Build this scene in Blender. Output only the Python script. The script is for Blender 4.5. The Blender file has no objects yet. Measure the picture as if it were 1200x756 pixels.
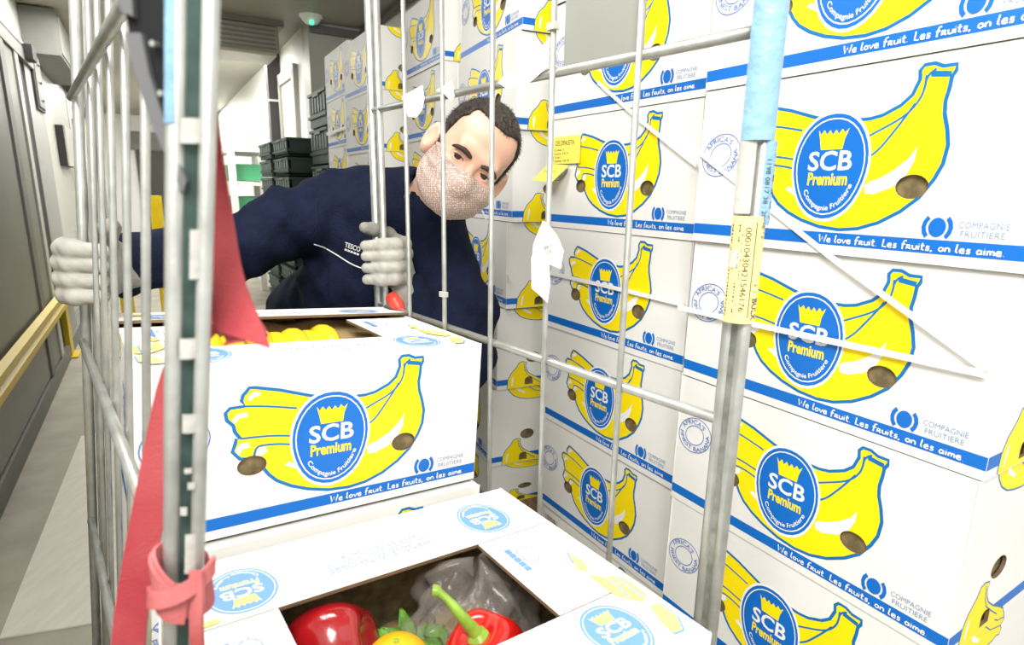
import bpy, bmesh, math, random
import numpy as np
from mathutils import Vector, Matrix
from mathutils.geometry import tessellate_polygon
from mathutils.bvhtree import BVHTree

random.seed(4)
SC = bpy.context.scene
COL = SC.collection

# ------------------------------------------------------------------ camera
cam_d = bpy.data.cameras.new('camera')
cam_d.sensor_width = 36.0
cam_d.lens = 36.0 * 682.8 / 1200.0
cam_d.clip_start = 0.02
cam_d.dof.use_dof = True
cam_d.dof.focus_distance = 1.0
cam_d.dof.aperture_fstop = 8.0
cam = bpy.data.objects.new('camera', cam_d)
COL.objects.link(cam)
_x = Vector((.999857, .003716, .016486)); _y = Vector((-.016899, .219857, .975386)); _z = Vector((0, -.975525, .219888))
CAM = Vector((0, 0, 1.126))
cam.matrix_world = Matrix(((_x.x, _y.x, _z.x, CAM.x), (_x.y, _y.y, _z.y, CAM.y), (_x.z, _y.z, _z.z, CAM.z), (0, 0, 0, 1)))
SC.camera = cam

# ------------------------------------------------------------------ world, lights, exposure
w = bpy.data.worlds.new('world'); SC.world = w; w.use_nodes = True
w.node_tree.nodes['Background'].inputs[0].default_value = (1.0, .985, .95, 1)
w.node_tree.nodes['Background'].inputs[1].default_value = 1.08
def area(name, loc, size, sy, energy, target, color=(1, .985, .95)):
    l = bpy.data.lights.new(name, 'AREA'); l.shape = 'RECTANGLE'; l.size = size; l.size_y = sy; l.energy = energy; l.color = color
    o = bpy.data.objects.new(name, l); COL.objects.link(o); o.location = loc
    o.rotation_euler = (Vector(target) - Vector(loc)).to_track_quat('-Z', 'Y').to_euler()
    return o
area('ceiling_light_near', (-.1, -.45, 2.1), .9, .5, 34, (.1, .9, .85))
area('ceiling_light_mid', (-.35, .85, 2.24), .4, 1.2, 21, (.45, 1.35, .7))
area('ceiling_light_far', (-2.6, 4.6, 2.24), .7, 2.5, 70, (-2.6, 4.6, 0))
area('ceiling_light_end', (-4.6, 8.2, 2.24), .8, 3.0, 90, (-4.6, 8.2, 0))
SC.view_settings.view_transform = 'Standard'
SC.view_settings.look = 'None'
SC.view_settings.gamma = 1.0
SC.view_settings.exposure = 0.28

# ------------------------------------------------------------------ materials
MATS = {}
def mat(name, col, rough=.5, metal=0.0, noise=0.0, nscale=30.0, bump=0.0, bscale=60.0, spec=.5, col2=None, trans=0, alpha=1, coat=0, emit=0, stretch=None, sss=0):
    if name in MATS: return MATS[name]
    m = bpy.data.materials.new(name); m.use_nodes = True
    nt = m.node_tree; b = nt.nodes['Principled BSDF']
    b.inputs['Base Color'].default_value = (*col, 1)
    b.inputs['Roughness'].default_value = rough
    b.inputs['Metallic'].default_value = metal
    b.inputs['Specular IOR Level'].default_value = spec
    if coat: b.inputs['Coat Weight'].default_value = coat; b.inputs['Coat Roughness'].default_value = .08
    if trans: b.inputs['Transmission Weight'].default_value = trans
    if alpha < 1: b.inputs['Alpha'].default_value = alpha
    if sss:
        b.inputs['Subsurface Weight'].default_value = sss; b.inputs['Subsurface Radius'].default_value = (.012, .005, .003)
        b.inputs['Subsurface Scale'].default_value = .5
    if emit: b.inputs['Emission Color'].default_value = (*col, 1); b.inputs['Emission Strength'].default_value = emit
    tc = nt.nodes.new('ShaderNodeTexCoord')
    src = tc.outputs['Object']
    if stretch:
        mp = nt.nodes.new('ShaderNodeMapping'); mp.inputs['Scale'].default_value = stretch
        nt.links.new(src, mp.inputs['Vector']); src = mp.outputs['Vector']
    if noise:
        n = nt.nodes.new('ShaderNodeTexNoise'); n.inputs['Scale'].default_value = nscale; n.inputs['Detail'].default_value = 6
        nt.links.new(src, n.inputs['Vector'])
        r = nt.nodes.new('ShaderNodeValToRGB')
        c2 = col2 if col2 else tuple(c * (1 - noise) for c in col)
        r.color_ramp.elements[0].position = .35; r.color_ramp.elements[0].color = (*c2, 1)
        r.color_ramp.elements[1].position = .65; r.color_ramp.elements[1].color = (*col, 1)
        nt.links.new(n.outputs['Fac'], r.inputs['Fac']); nt.links.new(r.outputs['Color'], b.inputs['Base Color'])
    if bump:
        n2 = nt.nodes.new('ShaderNodeTexNoise'); n2.inputs['Scale'].default_value = bscale; n2.inputs['Detail'].default_value = 4
        nt.links.new(src, n2.inputs['Vector'])
        bp = nt.nodes.new('ShaderNodeBump'); bp.inputs['Strength'].default_value = bump; bp.inputs['Distance'].default_value = .01
        nt.links.new(n2.outputs['Fac'], bp.inputs['Height']); nt.links.new(bp.outputs['Normal'], b.inputs['Normal'])
    MATS[name] = m
    return m
CARD = mat('white_cardboard', (.83, .82, .79), .55, noise=.05, nscale=6, bump=.12, bscale=14)
KRAFT = mat('kraft_cardboard', (.20, .125, .065), .75, noise=.35, nscale=25, bump=.1)
INNER = mat('kraft_inside', (.27, .20, .09), .8, noise=.55, nscale=55, bump=.3)
BLUE = mat('blue_ink', (.0, .14, .54), .45)
OUTL = mat('outline_ink', (.0, .15, .42), .45)
YEL = mat('yellow_ink', (.98, .76, .0), .45)
WHT = mat('white_ink', (.87, .87, .85), .5)
LBLUE = mat('pale_blue_ink', (.09, .19, .52), .5)
FBLUE = mat('overexposed_blue_ink', (.30, .38, .66), .5)  # blue lettering paled to paint in the overexposure on the carton tops
FYEL = mat('overexposed_yellow_ink', (.92, .82, .22), .5)  # yellow paled likewise, the bright light on the carton tops put in its colour
GREY = mat('grey_ink', (.25, .33, .50), .5)
STEEL = mat('galvanised_steel', (.47, .48, .45), .38, .6, noise=.22, nscale=45, bump=.06, bscale=90)
STEELD = mat('dull_steel', (.33, .35, .32), .45, .6, noise=.4, nscale=60, bump=.1, bscale=90)
TEAL = mat('dark_green_steel', (.045, .085, .075), .45, .3, noise=.4, nscale=80)
PLATE = mat('grey_plate', (.29, .30, .265), .5, .2, noise=.05, nscale=8)
RESID = mat('label_residue', (.52, .51, .47), .8, noise=.2, nscale=60, bump=.2)
BTAPE = mat('blue_tape', (.25, .44, .62), .4, noise=.12, nscale=30, bump=.25, bscale=80)
YLAB = mat('yellow_label', (.84, .74, .30), .55, noise=.08, nscale=30, bump=.15)
YLABB = mat('bright_yellow_label', (.93, .82, .13), .55)
PAPER = mat('white_paper', (.84, .82, .77), .7, bump=.2, bscale=60)
INK = mat('black_ink', (.03, .03, .035), .6)
REDW = mat('red_webbing', (.33, .030, .040), .85, noise=.3, nscale=16, col2=(.42, .075, .08), bump=.3, bscale=900)
PINKW = mat('faded_pink_webbing', (.50, .14, .14), .85, noise=.3, nscale=25, col2=(.38, .06, .06), bump=.2, bscale=700)
BLACKP = mat('black_plastic', (.010, .010, .011), .6, spec=.2)
GREYP = mat('grey_plastic', (.12, .12, .125), .5)
REDP = mat('red_plastic', (.75, .05, .03), .4)
WALLM = mat('wall_panel_paint', (.47, .47, .42), .45, noise=.06, nscale=3)
WALLD = mat('door_leaf_paint', (.19, .195, .16), .45, noise=.1, nscale=3)
WALLL = mat('pale_wall_paint', (.86, .86, .83), .5)
SEAL = mat('black_rubber', (.012, .011, .010), .6)
METG = mat('grey_metal', (.17, .17, .15), .5, .3, noise=.12, nscale=10)
CEILM = mat('ceiling_paint', (.38, .36, .30), .55, noise=.07, nscale=2)
FLOORM = mat('worn_concrete', (.34, .315, .25), .6, noise=.25, nscale=5, bump=.08, bscale=40)
MATM = mat('pale_floor_sheet', (.62, .61, .53), .6, noise=.1, nscale=9, stretch=(6, 1, 1), bump=.05)
YSTEEL = mat('yellow_paint', (.60, .42, .0), .4, noise=.06, nscale=8)
CRATE = mat('dark_green_plastic', (.006, .030, .020), .5, noise=.2, nscale=40)
CRATEG = mat('grey_green_plastic', (.085, .125, .105), .5, noise=.3, nscale=60)
TUBE = mat('fluorescent_tube', (1, .98, .93), .3, emit=9)
LED = mat('green_led', (.05, .9, .4), .3, emit=2)
NAVY = mat('navy_fleece', (.008, .0125, .034), .9, noise=.25, nscale=40, bump=.35, bscale=220, spec=.15)
TROUS = mat('dark_trousers', (.012, .012, .016), .85, bump=.2)
SKIN = mat('skin', (.76, .47, .35), .45, noise=.15, nscale=24, col2=(.70, .40, .29), sss=.15)
HAIR = mat('dark_brown_hair', (.020, .013, .009), .55, noise=.6, nscale=160, col2=(.055, .042, .034), stretch=(1, .35, .6), bump=.8, bscale=260)
BROW = mat('brow_hair', (.035, .020, .013), .7)
EYEW = mat('eye_white', (.72, .68, .64), .2)
IRIS = mat('brown_iris', (.06, .026, .012), .2)
GLOVE = mat('grey_work_glove', (.31, .295, .26), .85, noise=.25, nscale=22, col2=(.21, .20, .175), bump=.25, bscale=300)
GLOVED = mat('glove_palm_coating', (.40, .385, .345), .6, noise=.2, nscale=30, bump=.2)
CUFF = mat('glove_cuff', (.62, .61, .57), .85, bump=.3, bscale=200)
THREAD = mat('white_thread', (.75, .75, .74), .7)
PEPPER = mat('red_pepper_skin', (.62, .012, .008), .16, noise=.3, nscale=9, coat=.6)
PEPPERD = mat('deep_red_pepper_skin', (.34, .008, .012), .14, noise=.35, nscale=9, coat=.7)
STEMG = mat('pepper_stem_green', (.28, .46, .05), .4, noise=.3, nscale=60)
LEAFM = mat('leaf_green', (.13, .34, .035), .45, noise=.5, nscale=70, bump=.3, bscale=120)
ORANGE = mat('orange_skin', (.95, .46, .01), .35, bump=.15, bscale=260)
BANANA = mat('banana_skin', (.92, .66, .02), .4, noise=.15, nscale=30)
BTIP = mat('banana_tip', (.10, .065, .02), .8)
PACK = mat('packing_paper', (.60, .44, .20), .75, noise=.3, nscale=14, bump=.3)
PLASTIC = mat('clear_bag', (.46, .41, .36), .10, alpha=.12, noise=.25, nscale=18, bump=.5, bscale=25, spec=.8)
BAND = mat('white_strap_band', (.86, .86, .85), .3)
WOOD = mat('pallet_wood', (.38, .26, .15), .8, noise=.4, nscale=8, stretch=(1, 8, 8))
PGREEN = mat('pale_green_pack', (.10, .45, .22), .5)
# face mask cloth: small pale dots on dusty pink
def mask_mat():
    m = bpy.data.materials.new('dotted_mask_cloth'); m.use_nodes = True; nt = m.node_tree; b = nt.nodes['Principled BSDF']
    b.inputs['Roughness'].default_value = .85
    tc = nt.nodes.new('ShaderNodeTexCoord'); v = nt.nodes.new('ShaderNodeTexVoronoi'); v.inputs['Scale'].default_value = 270
    v.inputs['Randomness'].default_value = .35
    nt.links.new(tc.outputs['Object'], v.inputs['Vector'])
    r = nt.nodes.new('ShaderNodeValToRGB'); r.color_ramp.elements[0].position = .30; r.color_ramp.elements[0].color = (.72, .62, .57, 1)
    r.color_ramp.elements[1].position = .42; r.color_ramp.elements[1].color = (.42, .295, .25, 1)
    nt.links.new(v.outputs['Distance'], r.inputs['Fac']); nt.links.new(r.outputs['Color'], b.inputs['Base Color'])
    return m
MASKM = mask_mat()

# ------------------------------------------------------------------ mesh helpers
class MB:
    def __init__(s): s.v = []; s.f = []; s.m = []
    def add(s, vs, fs, m=0):
        o = len(s.v); s.v += [tuple(v) for v in vs]
        for f in fs: s.f.append(tuple(i + o for i in f)); s.m.append(m)
    def box(s, c, size, R=None, m=0):
        x, y, z = (a / 2 for a in size); R = R or Matrix.Identity(3); c = Vector(c)
        vs = [c + R @ Vector((a * x, b * y, d * z)) for a in (-1, 1) for b in (-1, 1) for d in (-1, 1)]
        s.add(vs, [(0, 1, 3, 2), (4, 6, 7, 5), (0, 4, 5, 1), (2, 3, 7, 6), (0, 2, 6, 4), (1, 5, 7, 3)], m)
    def tube(s, pts, r, n=10, m=0, caps=True):
        pts = [Vector(p) for p in pts]; k = len(pts)
        rs = r if isinstance(r, (list, tuple)) else [r] * k
        ref = None; rings = []
        for i, p in enumerate(pts):
            t = (pts[min(i + 1, k - 1)] - pts[max(i - 1, 0)]).normalized()
            if ref is None: ref = t.orthogonal().normalized()
            ref = (ref - t * ref.dot(t)).normalized(); b = t.cross(ref)
            rings.append([p + (ref * math.cos(a) + b * math.sin(a)) * rs[i] for a in [2 * math.pi * j / n for j in range(n)]])
        vs = [v for rg in rings for v in rg]
        fs = [(i * n + j, i * n + (j + 1) % n, (i + 1) * n + (j + 1) % n, (i + 1) * n + j) for i in range(k - 1) for j in range(n)]
        if caps: fs += [tuple(range(n))[::-1], tuple((k - 1) * n + j for j in range(n))]
        s.add(vs, fs, m)
    def prism(s, poly, ext, m=0):       # planar polygon (3D points) extruded by a vector
        n = len(poly); e = Vector(ext); a = [Vector(p) for p in poly]; vs = a + [p + e for p in a]
        tris = tessellate_polygon([a])
        s.add(vs, [tuple(t) for t in tris] + [tuple(i + n for i in t)[::-1] for t in tris] + [(i, (i + 1) % n, (i + 1) % n + n, i + n) for i in range(n)], m)
    def ribbon(s, pts, wv, th, m=0):    # strip along pts; wv = width vector per point; th = thickness
        pts = [Vector(p) for p in pts]; k = len(pts); ws = wv if isinstance(wv, list) else [wv] * k
        vs = []
        for i, p in enumerate(pts):
            t = (pts[min(i + 1, k - 1)] - pts[max(i - 1, 0)]).normalized(); wd = Vector(ws[i]); nn = t.cross(wd)
            nn = nn.normalized() * th / 2 if nn.length > 1e-9 else Vector((0, 0, th / 2))
            h = wd / 2
            vs += [p - h - nn, p + h - nn, p + h + nn, p - h + nn]
        fs = []
        for i in range(k - 1):
            a = 4 * i
            for j in range(4): fs.append((a + j, a + (j + 1) % 4, a + 4 + (j + 1) % 4, a + 4 + j))
        fs += [(3, 2, 1, 0), (4 * k - 4, 4 * k - 3, 4 * k - 2, 4 * k - 1)]
        s.add(vs, fs, m)
    def lathe(s, prof, n=20, m=0, c=(0, 0, 0)):
        k = len(prof); c = Vector(c)
        vs = [c + Vector((r * math.cos(2 * math.pi * j / n), r * math.sin(2 * math.pi * j / n), z)) for r, z in prof for j in range(n)]
        s.add(vs, [(i * n + j, i * n + (j + 1) % n, (i + 1) * n + (j + 1) % n, (i + 1) * n + j) for i in range(k - 1) for j in range(n)], m)
    def obj(s, name, mats, parent=None, smooth=False, fix=True):
        me = bpy.data.meshes.new(name); me.from_pydata(s.v, [], s.f)
        mats = mats if isinstance(mats, (list, tuple)) else [mats]
        for m in mats: me.materials.append(m)
        me.polygons.foreach_set('material_index', s.m)
        if fix:
            bm = bmesh.new(); bm.from_mesh(me); bmesh.ops.recalc_face_normals(bm, faces=bm.faces); bm.to_mesh(me); bm.free()
        if smooth: me.polygons.foreach_set('use_smooth', [True] * len(me.polygons))
        return link(name, me, parent)
def link(name, me, parent=None):
    o = bpy.data.objects.new(name, me); COL.objects.link(o)
    if parent: o.parent = parent
    return o
def tag(o, label=None, cat=None, group=None, kind=None):
    if label: o['label'] = label
    if cat: o['category'] = cat
    if group: o['group'] = group
    if kind: o['kind'] = kind
    return o
def empty(name, loc, label, cat, group=None, rot=None):
    o = bpy.data.objects.new(name, None); COL.objects.link(o); o.empty_display_size = .05
    M = Matrix.Translation(Vector(loc))
    if rot is not None: M = M @ rot.to_4x4()
    o.matrix_world = M
    return tag(o, label, cat, group)
def wchild(o, parent):                   # parent a mesh that was built in world coordinates
    o.parent = parent; o.matrix_parent_inverse = parent.matrix_world.inverted(); return o
def copy_tree(o, parent=None):
    c = o.copy(); COL.objects.link(c)
    if parent: c.parent = parent
    for ch in o.children: copy_tree(ch, c)
    return c
def bevel(o, wd, seg=2):
    md = o.modifiers.new('bevel', 'BEVEL'); md.width = wd; md.segments = seg; md.limit_method = 'ANGLE'
    return o
def Rz(a): return Matrix.Rotation(a, 3, 'Z')

# ------------------------------------------------------------------ signed distance shapes -> one smooth mesh (surface nets)
def ell(c, r, R=None):
    c = np.array(c, float); r = np.array(r, float); Rn = None if R is None else np.array(R)
    def f(p):
        q = p - c
        if Rn is not None: q = q @ Rn
        k0 = np.sqrt(((q / r) ** 2).sum(1)) + 1e-9; k1 = np.sqrt(((q / r ** 2) ** 2).sum(1)) + 1e-9
        return k0 * (k0 - 1) / k1
    return f
def cone(a, b, r1, r2):
    a = np.array(a, float); b = np.array(b, float); ab = b - a; L2 = max(ab @ ab, 1e-12)
    def f(p):
        t = np.clip(((p - a) @ ab) / L2, 0, 1)
        return np.sqrt(((p - a - t[:, None] * ab) ** 2).sum(1)) - (r1 + (r2 - r1) * t)
    return f
def chain(pts, rs): return [cone(pts[i], pts[i + 1], rs[i], rs[i + 1]) for i in range(len(pts) - 1)]
def smin(a, b, k):
    h = np.clip(.5 + .5 * (b - a) / k, 0, 1); return b + (a - b) * h - k * h * (1 - h)
def smax(a, b, k): return -smin(-a, -b, k)
def union(fs, k):
    def f(p):
        d = fs[0](p)
        for g in fs[1:]: d = smin(d, g(p), k)
        return d
    return f
def sdf_mesh(name, f, lo, hi, h, mats, parent=None):
    lo = np.array(lo, float); hi = np.array(hi, float); n = np.ceil((hi - lo) / h).astype(int) + 1
    ax = [lo[i] + h * np.arange(n[i]) for i in range(3)]
    G = np.stack(np.meshgrid(*ax, indexing='ij'), -1).reshape(-1, 3)
    D = np.empty(len(G)); step = 400000
    for i in range(0, len(G), step): D[i:i + step] = f(G[i:i + step])
    D = D.reshape(n); ins = D < 0
    cs = [(i, j, k) for i in (0, 1) for j in (0, 1) for k in (0, 1)]
    sl = lambda A, c: A[c[0]:A.shape[0] - 1 + c[0], c[1]:A.shape[1] - 1 + c[1], c[2]:A.shape[2] - 1 + c[2]]
    cnt = sum(sl(ins, c).astype(np.int8) for c in cs); act = (cnt > 0) & (cnt < 8)
    I = np.argwhere(act); idx = -np.ones(act.shape, int); idx[act] = np.arange(len(I))
    acc = np.zeros((len(I), 3)); num = np.zeros(len(I))
    for a in cs:
        for x in range(3):
            if a[x]: continue
            b = list(a); b[x] = 1
            da = D[I[:, 0] + a[0], I[:, 1] + a[1], I[:, 2] + a[2]]; db = D[I[:, 0] + b[0], I[:, 1] + b[1], I[:, 2] + b[2]]
            cr = (da < 0) != (db < 0); t = np.where(cr, da / np.where(cr, da - db, 1), 0)
            pt = np.array(a, float)[None] * np.ones((len(I), 1)); pt[:, x] = t
            acc[cr] += pt[cr]; num[cr] += 1
    V = lo + h * (I + acc / num[:, None]); F = []
    for x in range(3):
        y, z = (x + 1) % 3, (x + 2) % 3
        s0 = [slice(None)] * 3; s1 = [slice(None)] * 3; s0[x] = slice(0, -1); s1[x] = slice(1, None)
        e = ins[tuple(s0)] != ins[tuple(s1)]; E = np.argwhere(e); E = E[(E[:, y] > 0) & (E[:, z] > 0) & (E[:, y] < n[y] - 1) & (E[:, z] < n[z] - 1)]
        fl = ins[E[:, 0], E[:, 1], E[:, 2]]
        q = []
        for dy, dz in ((0, 0), (1, 0), (1, 1), (0, 1)):
            C = E.copy(); C[:, y] -= dy; C[:, z] -= dz; q.append(idx[C[:, 0], C[:, 1], C[:, 2]])
        q = np.stack(q, 1); q[~fl] = q[~fl][:, ::-1]; F.append(q)
    F = np.concatenate(F)
    me = bpy.data.meshes.new(name); me.from_pydata(V.tolist(), [], F.tolist())
    mats = mats if isinstance(mats, (list, tuple)) else [mats]
    for m in mats: me.materials.append(m)
    me.polygons.foreach_set('use_smooth', [True] * len(me.polygons))
    bm = bmesh.new(); bm.from_mesh(me); bmesh.ops.smooth_vert(bm, verts=bm.verts, factor=.5, use_axis_x=True, use_axis_y=True, use_axis_z=True)
    bmesh.ops.recalc_face_normals(bm, faces=bm.faces); bm.to_mesh(me); bm.free()
    return link(name, me, parent)

# ------------------------------------------------------------------ flat print: ink shapes laid on a face as thin sheets
_gc = {}
def glyphs(txt, bold=0.0):
    key = (txt, bold)
    if key not in _gc:
        cu = bpy.data.curves.new('t', 'FONT'); cu.body = txt; cu.offset = bold; cu.resolution_u = 3
        ob = bpy.data.objects.new('t', cu); COL.objects.link(ob); bpy.context.view_layer.update()
        dg = bpy.context.evaluated_depsgraph_get(); ev = ob.evaluated_get(dg); me = ev.to_mesh(); me.calc_loop_triangles()
        V = [(v.co.x, v.co.y) for v in me.vertices]; T = [tuple(t.vertices) for t in me.loop_triangles]
        ev.to_mesh_clear(); bpy.data.objects.remove(ob); bpy.data.curves.remove(cu)
        _gc[key] = (V, T)
    return _gc[key]
HW = {'W': ([[(0, 1), (.14, 0), (.36, .72), (.58, 0), (.78, 1)]], .86), 'e': ([[(.06, .26), (.40, .30), (.34, .50), (.14, .50), (.03, .28), (.10, .04), (.28, 0), (.42, .08)]], .5),
 'l': ([[(.12, 1), (.04, .12), (.2, 0)]], .3), 'o': ([[(.22, .5), (.06, .38), (.04, .14), (.2, 0), (.38, .12), (.38, .38), (.22, .5)]], .5), 'v': ([[(.02, .5), (.18, 0), (.40, .52)]], .46),
 'f': ([[(.42, 1), (.22, .96), (.14, .7), (.10, -.1)], [(0, .5), (.34, .54)]], .42), 'r': ([[(.06, 0), (.08, .5), (.34, .46), (.32, .28), (.10, .24), (.42, 0)]], .5), 'u': ([[(.04, .5), (.06, .08), (.22, 0), (.36, .1), (.38, .5), (.40, 0)]], .5),
 'i': ([[(.08, .5), (.08, 0)], [(.08, .68), (.08, .72)]], .24), 't': ([[(.14, .85), (.12, .05), (.3, 0)], [(0, .52), (.32, .56)]], .4), '.': ([[(.06, 0), (.07, .03)]], .3), ',': ([[(.1, .06), (.02, -.16)]], .3),
 'L': ([[(.08, 1), (.03, .04), (.38, .0)]], .46), 's': ([[(.34, .46), (.12, .50), (.08, .32), (.32, .2), (.28, .02), (.04, .02)]], .44), 'n': ([[(.05, 0), (.06, .5), (.06, .34), (.24, .5), (.38, .38), (.40, 0)]], .5),
 'a': ([[(.36, .44), (.14, .5), (.04, .22), (.14, .0), (.32, .1), (.38, .48), (.40, 0)]], .52), 'm': ([[(.04, 0), (.06, .5), (.06, .34), (.2, .5), (.28, .38), (.28, .05), (.28, .34), (.42, .5), (.52, .38), (.54, 0)]], .64), ' ': ([], .34)}
def clip(poly, a, b, keep):
    out = []; n = len(poly); ex, ey = b[0] - a[0], b[1] - a[1]
    sd = [((ex) * (p[1] - a[1]) - ey * (p[0] - a[0])) * keep for p in poly]
    for i in range(n):
        p, q, s, t = poly[i], poly[(i + 1) % n], sd[i], sd[(i + 1) % n]
        if s >= 0: out.append(p)
        if (s >= 0) != (t >= 0):
            k = s / (s - t); out.append((p[0] + (q[0] - p[0]) * k, p[1] + (q[1] - p[1]) * k))
    return out
def punch(poly, hole):                   # convex polygon minus convex counter-clockwise hole
    xs = [p[0] for p in poly]; ys = [p[1] for p in poly]; hx = [p[0] for p in hole]; hy = [p[1] for p in hole]
    if max(xs) < min(hx) or min(xs) > max(hx) or max(ys) < min(hy) or min(ys) > max(hy): return [poly]
    out = []; rem = poly
    for i in range(len(hole)):
        a, b = hole[i], hole[(i + 1) % len(hole)]
        o = clip(rem, a, b, -1)
        if len(o) > 2: out.append(o)
        rem = clip(rem, a, b, 1)
        if len(rem) < 3: break
    return out
def oval(cx, cy, rx, ry, n=18, rot=0):
    c, s = math.cos(rot), math.sin(rot)
    return [(cx + rx * math.cos(a) * c - ry * math.sin(a) * s, cy + rx * math.cos(a) * s + ry * math.sin(a) * c) for a in [2 * math.pi * i / n for i in range(n)]]
TBLUE = mat('overexposed_top_blue_ink', (.15, .32, .76), .5)  # lighter copy of the blue ink, grazing highlight on the carton tops painted in
INKS = [BLUE, OUTL, YEL, WHT, LBLUE, FBLUE, FYEL, GREY, INK, TBLUE]
B_, O_, Y_, W_, LB_, FB_, FY_, G_, K_, TB_ = range(10)
class Art:
    def __init__(s, holes=()): s.p = []; s.holes = list(holes); s.layer = 0; s.xf = lambda p: p
    def tri(s, pts, m, ly=None):
        polys = [[s.xf(p) for p in pts]]
        for h in s.holes: polys = [q for p in polys for q in punch(p, h)]
        for p in polys: s.p.append((p, s.layer if ly is None else ly, m))
    def poly(s, pts, m):
        vs = [Vector((p[0], p[1], 0)) for p in pts]
        for t in tessellate_polygon([vs]): s.tri([pts[i] for i in t], m)
        s.layer += 1
    def rect(s, x0, y0, x1, y1, m): s.tri([(x0, y0), (x1, y0), (x1, y1), (x0, y1)], m); s.layer += 1
    def stroke(s, pts, wd, m, closed=False, inc=True):
        k = len(pts); rng = range(k if closed else k - 1)
        nrm = []
        for i in range(k):
            a = pts[(i - 1) % k] if closed or i > 0 else pts[i]; b = pts[(i + 1) % k] if closed or i < k - 1 else pts[i]
            dx, dy = b[0] - a[0], b[1] - a[1]; L = math.hypot(dx, dy) or 1; nrm.append((-dy / L, dx / L))
        for i in rng:
            j = (i + 1) % k; p, q = pts[i], pts[j]; h = wd / 2
            s.tri([(p[0] + nrm[i][0] * h, p[1] + nrm[i][1] * h), (p[0] - nrm[i][0] * h, p[1] - nrm[i][1] * h), (q[0] - nrm[j][0] * h, q[1] - nrm[j][1] * h), (q[0] + nrm[j][0] * h, q[1] + nrm[j][1] * h)], m)
        if inc: s.layer += 1
    def text(s, txt, x0, y0, wd, ht, m, bold=0.0, warp=None):
        V, T = glyphs(txt, bold); xs = [v[0] for v in V]; ys = [v[1] for v in V]
        ax, ay = min(xs), min(ys); sx = wd / (max(xs) - ax); sy = ht / (max(ys) - ay)
        P = [(x0 + (x - ax) * sx, y0 + (y - ay) * sy) for x, y in V]
        if warp: P = [warp(p) for p in P]
        for t in T: s.tri([P[i] for i in t], m)
        s.layer += 1
    def arc_text(s, txt, cx, cy, rx, ry, a0, a1, ht, m, bold=0.0, inside=True):   # letters along an ellipse from angle a0 to a1
        V, T = glyphs(txt, bold); xs = [v[0] for v in V]; ys = [v[1] for v in V]; ax, bx = min(xs), max(xs); ay, by = min(ys), max(ys)
        def wp(v):
            t = (v[0] - ax) / (bx - ax); k = (v[1] - ay) / (by - ay) * ht; a = a0 + (a1 - a0) * t
            k = -k if inside else k
            return (cx + (rx + k) * math.cos(a), cy + (ry + k) * math.sin(a))
        P = [wp(v) for v in V]
        for t in T: s.tri([P[i] for i in t], m)
        s.layer += 1
    def hand(s, txt, x0, y0, wd, ht, m, pen):
        tot = sum(HW[c][1] for c in txt); k = wd / tot; x = x0
        for c in txt:
            for st in HW[c][0]: s.stroke([(x + a * k, y0 + b * ht) for a, b in st], pen, m, inc=False)
            x += HW[c][1] * k
        s.layer += 1
    def mesh(s, name, o, U, V, N, base=.0002, step=.00003):
        mb = MB(); o, U, V, N = Vector(o), Vector(U), Vector(V), Vector(N)
        for pts, ly, m in s.p:
            n = N * (base + step * ly)
            mb.add([o + U * x + V * y + n for x, y in pts], [tuple(range(len(pts)))], m)
        me = bpy.data.meshes.new(name); me.from_pydata(mb.v, [], mb.f)
        for k in INKS: me.materials.append(k)
        me.polygons.foreach_set('material_index', mb.m)
        return me

# ------------------------------------------------------------------ the banana carton
L, W, H = .42, .336, .2234
def egg(a, cx, cy, s, rot=0, inks=(B_, W_, Y_), txt=True, sy=1.13):   # the oval badge, s = width in metres
    base = [(0, 1.2), (.38, 1.13), (.70, .90), (.92, .53), (1, .09), (.93, -.36), (.73, -.80), (.41, -1.09), (0, -1.2)]
    c, sn = math.cos(rot), math.sin(rot); prev = a.xf
    def fin(p): return prev((cx + (p[0] * c - p[1] * sn) * s / 2, cy + (p[0] * sn + p[1] * c) * s / 2 * sy))
    a.xf = fin
    def cat(k):
        r = []; pts = base + [(-x, y) for x, y in base[-2:0:-1]]; n = len(pts)
        for i in range(n):                 # one interpolating subdivision for a round outline
            p0, p1, p2, p3 = pts[i - 1], pts[i], pts[(i + 1) % n], pts[(i + 2) % n]
            r.append(p1); r.append(tuple((-p0[q] + 9 * p1[q] + 9 * p2[q] - p3[q]) / 16 for q in (0, 1)))
        return [(x * k, y * k) for x, y in r]
    bl, wh, ye = inks
    a.poly(cat(1.06), wh); a.poly(cat(1.0), bl); a.stroke(cat(.91), .03, wh, True)
    a.poly([(-.40, .86), (-.32, .75), (-.24, .85), (-.16, .74), (-.08, .84), (0, .73), (.08, .84), (.16, .74), (.24, .85), (.32, .76), (.42, .86), (.33, .62), (.30, .40), (-.28, .40), (-.33, .62)], ye)
    a.text('SCB', -.58, -.08, 1.18, .45, wh, .02); a.text('Premium', -.54, -.42, 1.08, .30, ye, .03)
    if txt: a.arc_text('Compagnie Fruitiere', 0, 0, .79, 1.04, math.radians(214), math.radians(336), .16, wh, .012)
    a.xf = prev
def cm(pts, n=2):
    for _ in range(n):
        r = [pts[0]]
        for i in range(len(pts) - 1): p, q = pts[i], pts[i + 1]; r += [(p[0] * .75 + q[0] * .25, p[1] * .75 + q[1] * .25), (p[0] * .25 + q[0] * .75, p[1] * .25 + q[1] * .75)]
        pts = r + [pts[-1]]
    return pts
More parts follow.
